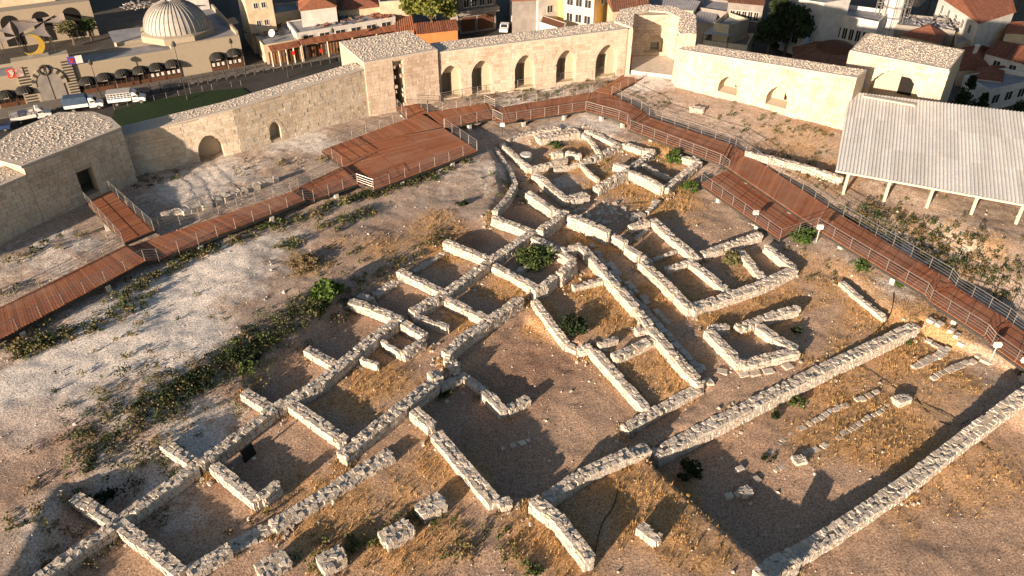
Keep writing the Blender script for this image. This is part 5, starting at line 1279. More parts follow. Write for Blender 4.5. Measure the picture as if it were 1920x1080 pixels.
house('low house with wide red roof and chimney', [(1800,132),(1852,128),(1862,92),(1806,90)], -1.2, M['beige'], M['tile'], 'hip', 1.4)
house('upper storey with red gable roof at the right edge', [(1848,100),(1930,122),(1960,92),(1890,80)], .8, M['white'], M['tile'], 'gable', 1.3, wins=[(0,1,2,2.4,3,1.3,1.4,1.,1.)])
house('small red roof over the white balcony house', [(1822,146),(1878,152),(1884,124),(1836,126)], -.6, M['white'], M['tile'], 'hip', .9)
house('white balcony house below the right tower', [(1806,150),(1852,178),(1960,158),(1960,128),(1880,138)][:2]+[(1960,152),(1880,136)], -1.0, M['white'], M['roofgrey'], 'flat', parapet=.8, wins=[(1,1,4,.9,3,1.8,1.6,.8,.8)])
ch = thing('chimney', 'white chimney pot on the wide red roof', 'chimney', G(1828,100,TZ(0))); m_ = MB(); m_.tube([(0,0,-.6),(0,0,1.3)], .38, 10); m_.build('stack', M['white'], ch); m_ = MB(); m_.tube([(0,0,1.3),(0,0,1.55)], .5, 10); m_.build('cap', M['white'], ch)
# round brown roof with a sunken dome behind the right wall
bc = G(1566,100,TZ(-1.0))
br = thing('domed_hall', 'brown sheet roofed hall with a dark sunken dome behind the right wall', 'hall', (bc.x, bc.y, ZT)); m_ = MB()
m_.lathe((0,0,0), [(7.4,0),(7.4,2.2)], 8, R(10), R(370)); m_.build('wall', M['cream'], br)
m_ = MB(); m_.lathe((0,0,0), [(7.8,2.1),(7.8,2.3),(3.7,3.6),(3.5,3.6)], 8, R(10), R(370)); m_.build('roof', M['tilebrown'], br, fix=True)
m_ = MB(); m_.lathe((0,0,0), [(3.55,3.4),(3.3,3.9),(2.6,4.4),(1.4,4.8),(.05,4.9)], 24); m_.build('dome', M['brownwood'], br, smooth=True, fix=True)
for k in range(8):
    a = R(10)+k*math.pi/4; t = MB(); t.bar((7.8*math.cos(a),7.8*math.sin(a),2.4), (3.7*math.cos(a),3.7*math.sin(a),3.68), .3, .15); t.build('hip', M['tilebrown'], br)
# minaret in scaffolding
mc = G(1662,62,TZ(-1.5)); mn = thing('minaret', 'white minaret shaft wrapped in scaffolding behind the right tower', 'minaret', (mc.x, mc.y, ZT))
m_ = MB(); m_.lathe((0,0,0), [(3.2,0),(3.2,1.8),(2.5,3.0),(2.1,4.2),(1.8,5.4),(1.8,16)], 12); m_.build('shaft', M['white'], mn, fix=True)
for z in (3.0,5.4,8.0,10.6,13.0):
    m_ = MB(); m_.lathe((0,0,z), [(1.8,0),(2.0,.05),(2.0,.2),(1.8,.25)], 12); m_.build('ring', M['bluewhite'], mn)
sc_ = MB()
for k in range(10):
    a = 2*math.pi*k/10; x, y = 3.1*math.cos(a), 3.1*math.sin(a); x2, y2 = 2.3*math.cos(a), 2.3*math.sin(a)
    for X, Y in ((x,y),(x2,y2)):
        t = MB(); t.tube([(X,Y,0),(X,Y,16)], .05, 4); t.build('scaffold_pole', M['steel'], mn)
for z in np.arange(2.0, 16, 1.9):
    t = MB(); t.tube([(3.1*math.cos(2*math.pi*k/10),3.1*math.sin(2*math.pi*k/10),z) for k in range(11)], .045, 4, False); t.tube([(2.3*math.cos(2*math.pi*k/10),2.3*math.sin(2*math.pi*k/10),z) for k in range(11)], .045, 4, False)
    for k in range(10):
        a = 2*math.pi*k/10; t.bar((2.3*math.cos(a),2.3*math.sin(a),z), (3.1*math.cos(a),3.1*math.sin(a),z), .06)
    t.build('scaffold_lift', M['steel'], mn)
# background roofs that fill the top of the picture
for i, (lab, q, z, wm, rm, kd) in enumerate([
  ('dark building behind the courtyard arcade', [(-40,-8),(96,-22),(90,-60),(-40,-50)], 3.0, 'beige', 'roofgrey', 'flat'),
  ('house behind the caravanserai roofs left of the alley', [(300,-2),(388,-12),(380,-40),(300,-34)], 2.5, 'white', 'roofgrey', 'flat'),
  ('house at the top edge behind the grey apartment street', [(960,2),(1008,0),(1004,-30),(960,-30)], 3.0, 'greyp', 'tile', 'hip')]):
    house(lab, q, z, M[wm], M[rm], kd)
# --- vehicles
def wheel(par, x, y, r_=.36, wd=.24):
    m_ = MB(); m_.tube([(x,y-wd/2,r_),(x,y+wd/2,r_)], r_, 14); w_ = m_.build('wheel', M['rubber'], par)
    m_ = MB(); m_.tube([(x,y-wd/2-.01,r_),(x,y+wd/2+.01,r_)], r_*.58, 12); m_.build('rim', M['steel'], w_)
def prof_body(par, name, prof, hw, mat, inset=.0):
    m_ = MB(); n_ = len(prof); vs = [(x, -hw, z) for x, z in prof]+[(x, hw, z) for x, z in prof]
    m_.add(vs, [tuple(range(n_)), tuple(range(2*n_-1, n_-1, -1))]+[(i, n_+i, n_+(i+1)%n_, (i+1)%n_) for i in range(n_)]); o = m_.build(name, mat, par, fix=True)
    bv = o.modifiers.new('b', 'BEVEL'); bv.width = .06; bv.segments = 2; return o
def truck(label, A, B, load):
    a, b = G(*A, ZT), G(*B, ZT); d = (b-a).normalized(); r = thing('light_truck', label, 'truck', (a+b)/2); r.rotation_euler = (0,0,math.atan2(d.y, d.x))
    # forward is +x
    cab = prof_body(r, 'cab', [(.75,.45),(2.75,.45),(2.8,.75),(2.72,1.05),(1.95,1.28),(1.35,2.05),(.8,2.1),(.75,2.0)], .92, M['truckwhite'])
    for s in (-1, 1):
        m_ = MB(); m_.add([(.95,s*.935,1.3),(1.8,s*.935,1.3),(1.3,s*.90,1.92),(.98,s*.90,1.92)], [(0,1,2,3)]); m_.build('side_window', M['glass'], cab)
        m_ = MB(); m_.box(1.75,s*.95,1.2,1.85,s*1.15,1.45); m_.build('mirror', M['blackst'], cab)
        m_ = MB(); m_.box(2.7,s*.75-.14,.8,2.82,s*.75+.14,1.0); m_.build('headlight', M['bannerwhite'], cab)
        wheel(r, 2.05, s*.82); wheel(r, -1.7, s*.82)
    m_ = MB(); m_.add([(1.93,-.8,1.33),(1.93,.8,1.33),(1.38,.74,2.0),(1.38,-.74,2.0)], [(0,1,2,3)]); m_.build('windscreen', M['glass'], cab)
    m_ = MB(); m_.box(2.76,-.85,.4,2.86,.85,.62); m_.build('bumper', M['blackst'], cab)
    m_ = MB(); m_.box(-2.85,-.35,.5,2.4,.35,.7); m_.build('chassis', M['blackst'], r)
    m_ = MB(); m_.box(-2.9,-1.0,.78,.65,1.0,.9)
    for s in (-1, 1): m_.box(-2.9,s*1.0-.03,.9,.65,s*1.0+.03,1.3)
    m_.box(-2.93,-1.0,.9,-2.87,1.0,1.3); m_.box(.6,-1.0,.9,.66,1.0,1.5); m_.build('cargo_bed', M['truckwhite'], r)
    if load == 'rack':
        m_ = MB()
        for s in (-1, 1):
            for x in np.arange(-2.85, .66, .5): m_.bar((x,s*1.0,1.3), (x,s*1.0,2.15), .06)
            for z in (1.55,1.85,2.15): m_.bar((-2.9,s*1.0,z), (.65,s*1.0,z), .07)
        m_.build('side_rack', M['truckwhite'], r); m_ = MB(); m_.box(-2.95,-1.08,2.16,.7,1.08,2.3); m_.build('rack_roof', M['tarpgrey'], r)
        m_ = MB(); m_.box(-2.7,-.9,.91,.4,.9,1.75); m_.build('load', M['tarpblue'], r)
    elif load == 'tarp':
        o = prof_body(r, 'tarpaulin', [(-2.92,1.25),(.66,1.25),(.66,2.3),(.5,2.45),(-2.75,2.45),(-2.92,2.3)], 1.03, M['tarpblue'])
    else:
        for k in range(3):
            m_ = MB(); m_.box(-2.7+k*1.1,-.85,.91,-1.75+k*1.1,.85,1.55+.1*(k % 2)); m_.build('load', [M['tarpgrey'], M['carblue'], M['bannerwhite']][k], r)
        m_ = MB()
        for s in (-1, 1):
            for z in (1.5,1.75): m_.bar((-2.9,s*1.0,z), (.65,s*1.0,z), .06)
            for x in np.arange(-2.85,.66,.85): m_.bar((x,s*1.0,1.3), (x,s*1.0,1.78), .05)
        m_.build('side_rack', M['steel'], r)
    return r
truck('white light truck with slatted rack beside the lawn', (206,198), (277,190), 'rack')
truck('white light truck with dark blue tarpaulin in front of the portal', (124,210), (198,200), 'tarp')
truck('white light truck with open load at the lower end of the street', (26,233), (98,219), 'open')
def car(label, px, yaw, mat):
    r = thing('parked_car', label, 'car', G(*px, ZT)); r.rotation_euler = (0,0,yaw)
    bd = prof_body(r, 'body', [(-2.05,.35),(2.05,.35),(2.1,.7),(1.95,.9),(1.1,1.0),(.45,1.48),(-1.0,1.5),(-1.75,1.02),(-2.1,.95)], .86, mat)
    m_ = MB(); m_.add([(1.08,-.68,1.05),(1.08,.68,1.05),(.5,.62,1.47),(.5,-.62,1.47)], [(0,1,2,3)]); m_.build('windscreen', M['glass'], bd)
    for s in (-1, 1):
        m_ = MB(); m_.add([(-1.5,s*.87,1.05),(.9,s*.87,1.05),(.42,s*.86,1.4),(-.98,s*.86,1.4)], [(0,1,2,3)]); m_.build('side_window', M['glass'], bd)
        wheel(r, 1.3, s*.78, .31, .2); wheel(r, -1.3, s*.78, .31, .2)
        m_ = MB(); m_.box(1.98,s*.6-.15,.7,2.1,s*.6+.15,.85); m_.build('headlight', M['bannerwhite'], bd)
    return r
car('white car parked at the corner behind the five niche wall', (946,58), R(-96), M['truckwhite'])
car('dark blue car cut by the left edge of the street', (-6,246), R(24), M['carblue'])
# --- street furniture
ORD = 'first second third fourth fifth sixth seventh eighth ninth tenth eleventh twelfth thirteenth fourteenth fifteenth sixteenth seventeenth eighteenth nineteenth twentieth twenty-first twenty-second twenty-third twenty-fourth twenty-fifth twenty-sixth'.split()
BOLL = cyl_mesh('bollard', .11, M['blackst'], 8)
for i in range(26):
    t = i/25; x, y = 250+(690-250)*t, 184+(108-184)*t-4*math.sin(t*3.14)
    p = G(x, y, ZT+.0); o = bpy.data.objects.new('bollard', BOLL); COL.objects.link(o); o.location = p; o.scale = (1.3,1.3,.85)
    tag(o, 'short black bollard along the lawn side street edge, %s from the white rack truck' % ORD[i], 'bollard', 'bollards along the street')
for i in range(12):
    t = i/11; x, y = 280+(500-280)*t, 166+(124-166)*t
    o = bpy.data.objects.new('bollard', BOLL); COL.objects.link(o); o.location = G(x, y, ZT+.1); o.scale = (1.1,1.1,.8)
    tag(o, 'short black bollard on the caravanserai pavement, %s from the portal side' % ORD[i], 'bollard', 'bollards by the caravanserai')
def lamp(label, base, top, arm=True):
    b = G(*base, ZT); r = ray(*top); 
    # height from the sight line at the same distance
    d = b.y; t = d/r[1]; h = CAM_H+r[2]*t-ZT
    o = thing('street_lamp', label, 'street lamp', b); m_ = MB(); m_.tube([(0,0,0),(0,0,.8),(0,0,.82),(0,0,h)], [.14,.12,.07,.05], 8); m_.build('pole', M['dark_steel'], o)
    m_ = MB(); m_.lathe((0,0,h), [(.05,0),(.3,.1),(.34,.5),(.22,.75),(.03,1.0)], 8); m_.build('lantern', M['dark_steel'], o)
    return o
lamp('tall lamp post between the lawn and the plain caravanserai wall', (352,188), (334,88)); lamp('lamp post in front of the shop right of the portal', (190,182), (166,122))
lamp('lamp post before the pair of shops by the alley', (445,139), (431,82)); lamp('lamp post before the annexe shop fronts', (541,146), (534,106)); lamp('lamp post before the canopied shop fronts', (631,114), (624,62))
# lawn fence and stair rail beside the door tower
o = thing('fence', 'low dark railing round the lawn beside the street', 'fence', G(230,202,ZT)); P = [G(x, y, ZT) for x, y in [(215,206),(290,189),(380,171),(470,158)]]
for h_ in (.5, .9):
    m_ = MB(); m_.tube([p-o.location+Vector((0,0,h_)) for p in P], .03, 4); m_.build('rail', M['dark_steel'], o)
for a, b in zip(P[:-1], P[1:]):
    n_ = int((b-a).length/1.6)
    for k in range(n_): inst('post', POST, o, Matrix.Translation(a.lerp(b, k/n_)-o.location))
# ================================================================ plants
def leafmat(name, cols, rough=.75):
    m, t, b = newmat(name); r = rand(t); g_ = t.nodes.new('ShaderNodeNewGeometry').outputs['Random Per Island']
    c = ramp(t, g_, [(i/(len(cols)-1), k) for i, k in enumerate(cols)])
    n = noise(t, 1.1, 3); c = mix(t, c, ramp(t, n, [(.3,(.72,.75,.7)),(.7,(1.25,1.2,1.05))]), 1.0, 'MULTIPLY')
    t.links.new(c, b.inputs['Base Color']); b.inputs['Roughness'].default_value = rough
    tr = t.nodes.new('ShaderNodeBsdfTranslucent'); t.links.new(c, tr.inputs[0]); mx = t.nodes.new('ShaderNodeMixShader'); mx.inputs[0].default_value = .25
    out = [n_ for n_ in t.nodes if n_.type == 'OUTPUT_MATERIAL'][0]; t.links.new(b.outputs[0], mx.inputs[1]); t.links.new(tr.outputs[0], mx.inputs[2]); t.links.new(mx.outputs[0], out.inputs[0]); return m
M['leaf'] = leafmat('bush_leaf', [(.035,.06,.018),(.06,.095,.03),(.085,.12,.04),(.05,.08,.028)])
M['leafdark'] = leafmat('dark_leaf', [(.012,.022,.010),(.022,.038,.016),(.03,.05,.02)])
M['leafbright'] = leafmat('bright_leaf', [(.05,.095,.022),(.085,.14,.035),(.065,.115,.028)])
M['weed'] = leafmat('grey_green_weed', [(.10,.11,.055),(.15,.15,.075),(.20,.17,.09),(.08,.10,.045)])
M['dry'] = leafmat('dry_straw', [(.38,.225,.10),(.49,.32,.15),(.58,.42,.23),(.30,.18,.085)])
M['dryweed'] = leafmat('dry_brown_weed', [(.16,.12,.07),(.22,.16,.09),(.12,.11,.06)])
M['treeleaf'] = leafmat('tree_leaf', [(.11,.13,.03),(.16,.18,.04),(.20,.21,.055),(.09,.11,.028)])
M['conifer'] = leafmat('conifer_needle', [(.015,.028,.012),(.028,.045,.018),(.04,.06,.022)])
M['bark'] = simple('bark', (.10,.075,.055), var=.35, scale=6, bstr=.6)
def leaf_quads(mb, rr, c, size, n, rad, flat=1.0, up=.3):
    """n leaves on the outer part of an ellipsoid round c"""
    for _ in range(n):
        th, u_ = rr.uniform(0, 6.283), rr.uniform(-1, 1); q = math.sqrt(1-u_*u_); r_ = rad*(rr.random()**.4)
        p = Vector((c[0]+math.cos(th)*q*r_, c[1]+math.sin(th)*q*r_, c[2]+u_*r_*flat))
        d = Vector((rr.gauss(0,1), rr.gauss(0,1), rr.gauss(up,.8))).normalized(); e = d.orthogonal().normalized(); e = (e+d.cross(e)*rr.uniform(-1,1)).normalized()
        s = size*rr.uniform(.6,1.4); w_ = s*.45
        mb.add([p-e*w_*.2, p+d*s*.5+e*w_, p+d*s, p+d*s*.5-e*w_], [(0,1,2,3)])
def bush_mesh(name, mat, rr, r_, h, leaf, n, spiky=False):
    mb = MB(); k = max(4, int(n/28))
    for _ in range(k):
        a = rr.uniform(0, 6.283); d = r_*math.sqrt(rr.random())*.85; z = h*rr.uniform(.15, .8)*(1-.45*(d/r_))
        leaf_quads(mb, rr, (d*math.cos(a), d*math.sin(a), z), leaf, int(n/k), r_*rr.uniform(.22,.4), .8, .9 if spiky else .3)
    me_ = bpy.data.meshes.new(name); me_.from_pydata(mb.v, [], mb.f); me_.update(); me_.materials.append(mat); return me_
def bush(label, px, r_, h, mat='leaf', n=420, leaf=.16, spiky=False, cat='bush', name='bush'):
    rr = random.Random(int(px[0]*7+px[1])); p = T(*px); o = thing(name, label, cat, p)
    f = bpy.data.objects.new('foliage', bush_mesh('foliage', M[mat], rr, r_, h, leaf, n, spiky)); COL.objects.link(f); f.parent = o
    st = MB()
    for k in range(5):
        a = rr.uniform(0,6.28); st.tube([(0,0,-.1),(math.cos(a)*r_*.3,math.sin(a)*r_*.3,h*.35),(math.cos(a)*r_*.6,math.sin(a)*r_*.6,h*.7)], [.03,.02,.01], 4)
    st.build('stems', M['bark'], o); return o
bush('large leafy green bush filling the room by the crossing', (1005,492), 1.75, 1.3, 'leaf', 1500, .22)
bush('almost black shrub in the middle court corner', (1075,618), 1.15, 1.2, 'leafdark', 900, .18)
bush('spiky bright green shrub beside the shrub strip', (617,555), 1.1, 1.3, 'leafbright', 700, .3, True)
bush('bright green bush under the deck behind the northern house', (1264,300), 1.0, 1.6, 'leafbright', 600, .22)
bush('bright green bush right of the northern house', (1291,358), .9, 1.3, 'leafbright', 500, .22)
bush('bright green bush under the corner of the side platform', (1508,448), 1.3, 1.0, 'leafbright', 800, .2)
bush('lone green bush below the descending boardwalk', (1616,503), .75, .8, 'leafbright', 400, .18)
bush('low green weed at the foot of the descending boardwalk', (1688,530), .7, .4, 'leafbright', 260, .16)
bush('straw coloured bush in the four cell house', (1372,492), .95, 1.1, 'weed', 600, .2)
bush('dark weed outside the lone square room', (1492,620), .5, .4, 'leafdark', 200, .16)
bush('low dark bush inside the upper end of the long wall', (1702,640), .7, .4, 'leaf', 300, .16)
bush('small green bush near the middle of the long wall', (1494,757), .6, .5, 'leaf', 300, .16)
bush('dark weed at the foot of the long wall', (1452,780), .45, .5, 'leafdark', 200, .15)
bush('tangle of dark twiggy weeds at the shaded corner of the deep room', (1290,890), .9, .7, 'leafdark', 400, .2, True)
bush('dark weeds in the middle of the deep room', (1440,862), .4, .35, 'leafdark', 160, .14)
bush('round grey green bush on the left plateau', (568,498), 1.3, .8, 'dryweed', 900, .16)
bush('dense dark green bush in the shrub strip', (455,672), 1.3, .6, 'leafdark', 900, .13)
bush('bright green bush in front of the dense dark one', (462,690), .8, .6, 'leaf', 500, .14)
bush('broad dark bush at the lower end of the shrub strip', (365,722), 1.4, .5, 'leafdark', 900, .13)
bush('small weed beside the squared footing in the shaded court', (835,742), .5, .4, 'leaf', 260, .18)
bush('dark green bush beside the column drum', (1040,275), .9, .5, 'leaf', 450, .2)
bush('dark weed patch at the kink of the bottom left wall', (200,935), .7, .4, 'leafdark', 280, .14)
bush('low dark bush on the earth above the trench', (868,383), .6, .35, 'leafdark', 240, .15)
bush('little weed at the bottom edge below the bottom centre wall', (1000,1068), .5, .35, 'leaf', 260, .14)
bush('green weeds growing over the black panel', (446,826), .4, .5, 'leafbright', 180, .14)
def scatter(name, areas, mats, seed, label=None, size=(.2,.5), leaf=.14, per=26, spiky=True, flat=.6):
    """low growth over strips: areas are (x0,y0,x1,y1,width_m,count)"""
    rr = random.Random(seed); builders = {k: MB() for k in mats}
    for x0, y0, x1, y1, wd, cnt in areas:
        a, b = T(x0, y0), T(x1, y1); d = (b-a); d.z = 0; nrm = Vector((-d.y, d.x, 0)).normalized() if d.length > .01 else Vector((1,0,0))
        for _ in range(cnt):
            p = a+d*rr.random()+nrm*rr.gauss(0, wd*.5); z = HT(p.x, p.y); s = rr.uniform(*size)*(1.6 if rr.random() < .15 else 1)
            leaf_quads(builders[rr.choice(mats)], rr, (p.x, p.y, z+s*.28), leaf*(.6+s), int(per*(.5+s*1.6)), s, flat, .9 if spiky else .4)
    for k, mb in builders.items():
        if mb.v: o = mb.build(name, M[k]); stuff(o); o['label'] = (label or name.replace('_', ' ')); o['category'] = 'plants'
scatter('undergrowth', [(150,850,260,790,3.2,60),(230,790,330,730,3.4,80),(300,740,430,700,3.0,75),(420,690,500,630,2.4,60),(500,640,600,560,2.2,65),(560,600,640,540,2.0,45),(140,880,200,820,2.4,40),(260,770,480,660,1.6,90),(480,655,640,545,1.4,60)], ['leaf','leafdark','leafdark','dryweed','weed'], 5, 'strip of dark green undergrowth between plateau and spine wall', (.2,.5), leaf=.10, flat=.5, per=40)
scatter('deckside_weeds', [(0,668,150,620,1.4,50),(20,660,100,640,1.0,25),(150,625,300,545,1.2,45),(220,560,330,500,1.0,40),(320,500,480,440,.9,50),(460,440,600,400,.9,50),(600,395,700,360,.8,50),(690,370,790,335,.8,50),(780,345,880,305,1.0,30),(600,430,700,395,.8,40),(520,470,570,450,.8,20)], ['weed','leaf','dryweed','weed','leafdark'], 6, 'weeds growing along the near side of the left boardwalks', (.18,.45))
scatter('shelter_scrub', [(1600,410,1760,490,2.2,70),(1700,440,1900,560,2.5,90),(1620,390,1800,440,2.0,70),(1800,440,1920,520,2.5,60),(1440,290,1580,350,1.6,40)], ['leafdark','dryweed','leaf','dryweed'], 15, 'dark scrub between the right boardwalk and the shelter', (.15,.4))
scatter('plateau_weeds', [(60,470,160,440,1.5,16),(20,500,60,470,1.0,8),(0,560,60,520,1.,8),(240,360,330,320,1.6,14),(400,330,560,300,1.6,10),(520,310,560,300,.6,5),(590,305,620,295,.5,6),(150,590,420,560,2.5,9),(200,640,440,620,2.5,8),(80,690,300,660,2.5,8),(30,1000,130,900,2.5,22),(60,1060,180,1020,1.5,22),(160,1040,220,1010,1.,12),(420,1000,560,940,.6,5)], ['weed','leafdark','weed','dryweed'], 7, 'scattered weeds on the pale left plateau', (.15,.38))
scatter('court_weeds', [(560,1070,830,960,1.0,55),(600,1040,760,1000,1.5,20),(820,1070,930,960,1.2,25),(930,1000,1000,1075,1.0,16),(1130,320,1250,300,2.5,10),(1560,470,1500,530,2.5,14),(1340,260,1560,330,3.5,40),(1350,205,1560,262,3.5,70),(1600,400,1920,530,5.,150),(1560,400,1660,440,2.,40),(880,195,1170,150,2.2,120),(1140,195,1260,180,3,30),(700,460,560,520,3,25),(640,560,840,440,1.0,70),(900,330,1000,380,2.0,20),(330,860,300,990,1.5,10)], ['weed','dryweed','leaf','weed'], 8, 'weeds dotted over the excavation and by the shelter', (.14,.34))
# dry grass where the straw zones lie, sampled from the ground's own vertices
def tufts():
    rr = random.Random(3); wgt = zc[:,1]*(V[:,1] < 110); sel = np.nonzero(wgt > .35)[0]; dist = np.hypot(V[sel,0], V[sel,1]-10)
    pr = wgt[sel]**1.5; pr = pr/pr.sum(); pick = rng.choice(sel, size=9000, p=pr); mb = MB()
    for i in pick:
        x, y, z = V[i]; x += rr.uniform(-.2,.2); y += rr.uniform(-.2,.2); h = rr.uniform(.08,.26)*(.6+zc[i,1]*.6)
        for _ in range(5):
            a = rr.uniform(0,6.283); l_ = rr.uniform(.03,.16); w_ = .022; bx, by = x+rr.uniform(-.08,.08), y+rr.uniform(-.08,.08); ca, sa_ = math.cos(a), math.sin(a)
            mb.add([(bx-sa_*w_, by+ca*w_, z-.02), (bx+sa_*w_, by-ca*w_, z-.02), (bx+ca*l_, by+sa_*l_, z+h*rr.uniform(.6,1.1))], [(0,1,2)])
    o = mb.build('dry_grass', M['dry']); stuff(o); o['label'] = 'dry orange straw covering the excavated floors'; o['category'] = 'grass'
tufts()
def pebbles():
    rr = random.Random(5); keep = np.nonzero((V[:,1] < 75))[0]; pick = rng.choice(keep, size=9000); mb = MB()
    for i in pick:
        x, y, z = V[i]; x += rr.uniform(-.2,.2); y += rr.uniform(-.2,.2); s = .03+.07*rr.random()**3+(.12 if rr.random() < .02 else 0); a = rr.uniform(0,6.28)
        r4 = [(x+math.cos(a+k*1.57)*s*rr.uniform(.7,1.2), y+math.sin(a+k*1.57)*s*rr.uniform(.6,1.1), z-.02) for k in range(4)]
        mb.add(r4+[(x+rr.uniform(-.3,.3)*s, y+rr.uniform(-.3,.3)*s, z+s*rr.uniform(.5,1.))], [(0,1,4),(1,2,4),(2,3,4),(3,0,4)])
    o = mb.build('pebbles', M['ruin']); stuff(o); o['label'] = 'loose pebbles and chips scattered over the ground'; o['category'] = 'gravel'
pebbles()
# --- trees of the town
def tree(label, base, h, rad, mat, kind='round', n=3800, leaf=.55, name='tree', trunk=.3):
    h *= .85; rad *= .74; leaf *= .8; b = G(*base, ZT); rr = random.Random(int(base[0])); o = thing(name, label, 'tree', b); tk = MB()
    if kind == 'round':
        tk.tube([(0,0,0),(.1,0,h*.3),(-.1,.1,h*.55)], [trunk,trunk*.8,trunk*.5], 8); cl = []
        for k in range(11):
            a = rr.uniform(0,6.28); el = rr.uniform(.1,1.2); L = rad*rr.uniform(.5,.95); e = Vector((math.cos(a)*math.cos(el)*L, math.sin(a)*math.cos(el)*L, h*.55+math.sin(el)*(h*.42)))
            tk.tube([(0,0,h*rr.uniform(.3,.5)), e*.55+Vector((0,0,h*.2)), e], [trunk*.35,trunk*.2,.04], 5); cl.append(e)
        for k in range(22): 
            a = rr.uniform(0,6.28); el = rr.uniform(-.25,1.3); cl.append(Vector((math.cos(a)*math.cos(el)*rad*rr.uniform(.6,1), math.sin(a)*math.cos(el)*rad*rr.uniform(.6,1), h*.6+math.sin(el)*h*.38)))
        cm = MB()
        for c in cl: leaf_quads(cm, rr, c, leaf, int(n/len(cl)), rad*rr.uniform(.24,.42), .8, .1)
    else:
        tk.tube([(0,0,0),(0,0,h*.95)], [trunk,.04], 7); cm = MB()
        for k in range(60):
            t = rr.random()**.8; r_ = rad*(1-t)**(.7 if kind == 'cone' else .35)*(min(1, t*6+.35)); a = rr.uniform(0,6.28); z = h*(.06+.9*t)
            q = r_*rr.uniform(.45,.95); leaf_quads(cm, rr, (math.cos(a)*q, math.sin(a)*q, z), leaf, int(n/60), max(.35, r_*.42), 1.2, .6)
            if k < 18: tk.tube([(0,0,z-.4),(math.cos(a)*q,math.sin(a)*q,z)], [.06,.02], 4)
    tk.build('trunk', M['bark'], o); cm.build('crown', M[mat], o); return o
tree('big yellow green leafy tree above the low orange building', (812,80), 13.5, 7.0, 'treeleaf', 'round', 5200, .75)
tree('tall dark cypress behind the right curtain wall', (1446,100), 19, 3.0, 'conifer', 'column', 4200, .6)
tree('dark spreading pine beside the cypress', (1470,104), 10.5, 5.2, 'conifer', 'round', 3600, .6)
tree('second dark pine left of the cypress', (1436,112), 8.5, 4.0, 'conifer', 'round', 2600, .55)
tree('dark conifer at the right foot of the right tower', (1800,215), 7.5, 2.6, 'conifer', 'cone', 2600, .4)
tree('second dark conifer below the right tower', (1832,222), 4.8, 1.8, 'conifer', 'cone', 1600, .35)
tree('dark tree at the right edge beside the shelter roof', (1915,240), 5.5, 2.6, 'conifer', 'round', 1800, .4)
tree('dark tree standing behind the minaret', (1735,30), 12, 6.5, 'conifer', 'round', 2600, .8)
tree('dark garden tree between pale house and stone house', (1548,72), 6, 3.0, 'conifer', 'round', 1800, .5)
tree('dark trees at the end of the side street', (1000,22), 13, 5.5, 'conifer', 'round', 2600, .8)
tree('dark tree in the top right corner', (1905,20), 10, 6.0, 'leaf', 'round', 2400, .8)
tree('olive tree in the caravanserai courtyard', (140,84), 5.2, 2.8, 'weed', 'round', 1500, .35)
tree('second small tree in the caravanserai courtyard', (172,76), 5.0, 2.0, 'leaf', 'round', 1200, .35)
# ================================================================ small things
dr = thing('column_drum', 'white round column drum lying in the northern house', 'column drum', T(986,300)); m_ = MB(); m_.lathe((0,0,0), [(.62,0),(.64,.1),(.64,.62),(.58,.7),(.12,.7),(.1,.62),(.02,.62)], 18); m_.build('drum', M['white'], dr, fix=True)
for i, (lab, px, hh) in enumerate([('floodlight on short post beside the northern house', (942,258), 1.3), ('floodlight on the side platform edge', (1413,420), 1.0), ('floodlight on post at the right end of the excavation', (1855,680), 1.5), ('floodlight post under the boardwalk corner', (1530,455), 1.4), ('floodlight at the right edge below the last boardwalk', (1908,705), 1.3)]):
    o = thing('floodlight', lab, 'floodlight', T(*px)); m_ = MB(); m_.tube([(0,0,-.1),(0,0,hh)], .04, 6); m_.build('post', M['concrete'] if i in (2,3) else M['dark_steel'], o)
    m_ = MB(); m_.frame((-.25,-.1,hh), (.5,0,0), (0,.22,.05), (0,-.05,.34)); m_.build('lamp_head', M['truckwhite'], o); m_ = MB(); m_.box(-.22,-.22,-.05,.22,.22,.06); m_.build('base', M['concrete'], o)
p = T(470,858); o = thing('panel', 'black rectangular panel leaning on the spine wall', 'panel', p); m_ = MB(); m_.frame((-.28,-.4,0), (.48,.74,0), (.10,-.065,.02), (-.18,.12,.85)); m_.build('board', M['black'], o, fix=True)
hp_ = thing('stone_heap', 'heap of grey rubble on the floor below the northern house', 'stone heap', T(1135,398)); rr = random.Random(9)
for k in range(70):
    a, d = rr.uniform(0,6.28), 2.6*math.sqrt(rr.random()); q = rr.uniform(.15,.45); x, y = d*1.4*math.cos(a), d*.8*math.sin(a)
    inst('stone', STONES[rr.randrange(18)], hp_, Matrix.Translation((x, y, HT(hp_.location.x+x, hp_.location.y+y)-hp_.location.z+.05)) @ Matrix.Rotation(rr.uniform(0,6), 4, 'Z') @ Matrix.Rotation(rr.uniform(-.5,.5), 4, 'X') @ Matrix.Diagonal((q,q*.8,q*.6,1)))
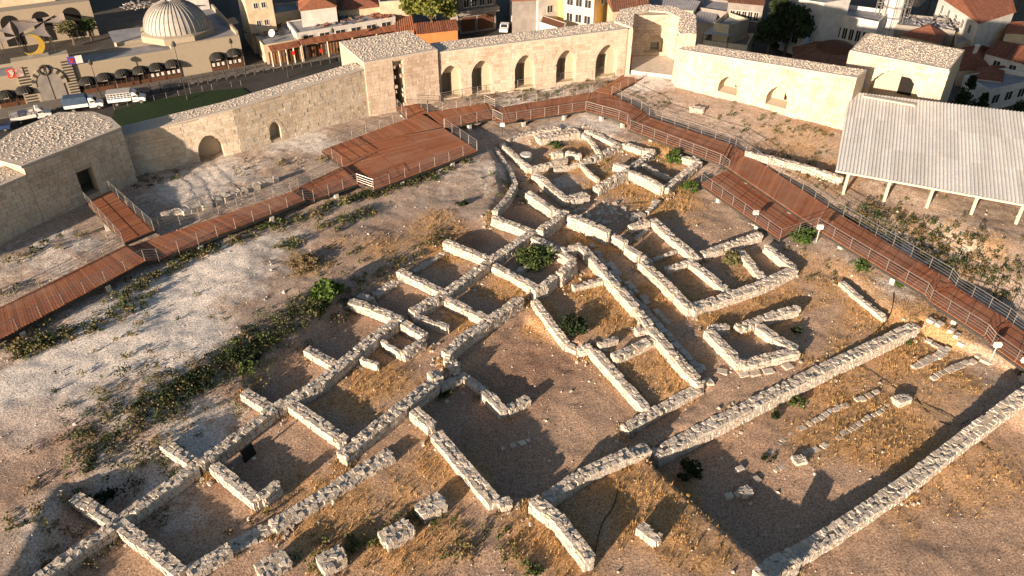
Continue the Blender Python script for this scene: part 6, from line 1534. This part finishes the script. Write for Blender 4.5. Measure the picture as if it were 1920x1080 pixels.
# stones fallen along the wall feet
fl = MB(); rr = random.Random(12)
for o_ in [o_ for o_ in COL.objects if o_.name.startswith('ruin_wall')]:
    ch_ = [c for c in o_.children if c.name.startswith('stone')]
    for c in ch_[::4]:
        p = o_.location+c.matrix_local.translation; a = rr.uniform(0,6.28); d = rr.uniform(.35,1.1); x, y = p.x+d*math.cos(a), p.y+d*math.sin(a); z = HT(x, y); q = .06+.2*rr.random()**2
        m_ = STONES[rr.randrange(18)]; mw = Matrix.Translation((x,y,z+q*.15)) @ Matrix.Rotation(rr.uniform(0,6), 4, 'Z') @ Matrix.Rotation(rr.uniform(-.6,.6), 4, 'X') @ Matrix.Diagonal((q,q*.75,q*.6,1))
        fl.add([mw @ v.co for v in m_.vertices], [tuple(f.vertices) for f in m_.polygons])
fg = MB(); fg2 = MB()
for o_ in [o_ for o_ in COL.objects if o_.name.startswith(('ruin_wall','stone_pier'))]:
    ch_ = [c for c in o_.children if c.name.startswith('stone')]
    for c in ch_[::2]:
        p = o_.location+c.matrix_local.translation; a = rr.uniform(0,6.28); d = rr.uniform(.3,.75); x0, y0 = p.x+d*math.cos(a), p.y+d*math.sin(a); z = HT(x0, y0)+.02; gr = rr.random() < .12
        for _ in range(7):
            a = rr.uniform(0,6.283); l_ = rr.uniform(.03,.16); h_ = rr.uniform(.08,.3); w_ = .02; bx, by = x0+rr.uniform(-.15,.15), y0+rr.uniform(-.15,.15); ca, sa_ = math.cos(a), math.sin(a)
            (fg2 if gr else fg).add([(bx-sa_*w_, by+ca*w_, z-.05), (bx+sa_*w_, by-ca*w_, z-.05), (bx+ca*l_, by+sa_*l_, z+h_)], [(0,1,2)])
for b_, m_ in ((fg, 'dry'), (fg2, 'weed')):
    o_ = b_.build('wall_foot_grass', M[m_]); stuff(o_); o_['label'] = 'dry grass growing along the feet of the ruin walls'; o_['category'] = 'grass'
fo = fl.build('fallen_stones', M['ruin']); stuff(fo); fo['label'] = 'small fallen stones lying along the feet of the ruin walls'; fo['category'] = 'rubble'
def cable(label, pts, mat, r_=.025, up=.03, col=None):
    P = [T(x, y)+Vector((0,0,up)) for x, y in pts]; Q = []
    for i in range(len(P)-1):
        p0, p1, p2, p3 = P[max(i-1,0)], P[i], P[i+1], P[min(i+2,len(P)-1)]
        for k in range(6):
            t = k/6; Q.append(.5*((2*p1)+(p2-p0)*t+(2*p0-5*p1+4*p2-p3)*t*t+(3*p1-p0-3*p2+p3)*t*t*t))
    Q.append(P[-1]); 
    for q in Q: q.z = max(q.z, HT(q.x, q.y)+.04)
    m_ = MB(); m_.tube([q-P[0] for q in Q], r_, 5); o = m_.build('cable', mat); o.location = P[0]; tag(o, label, 'cable'); return o
cable('dark hose curving through the sunny end of the deep room', [(1712,735),(1730,765),(1765,793),(1800,797),(1830,780)], M['black'], .04)
cable('dark cable crossing the straw terrace', [(1162,905),(1150,950),(1128,985),(1115,1040)], M['black'])
cable('black cable lying down the bare slope by the long wall', [(1675,550),(1672,580),(1660,605),(1640,625)], M['black'], .03)
cable('pale wire stretched across the deep room', [(1590,690),(1690,745),(1780,790),(1860,855)], M['weed'], .02, .15)
cable('dark cable lying across the open floor of the northern house', [(1098,383),(1140,384),(1185,382),(1215,380)], M['black'])
RW('small heap of grey stones by the right curtain wall', [(1295,200),(1320,203)], .5, 1.2, name='stone_heap', cat='stone heap')
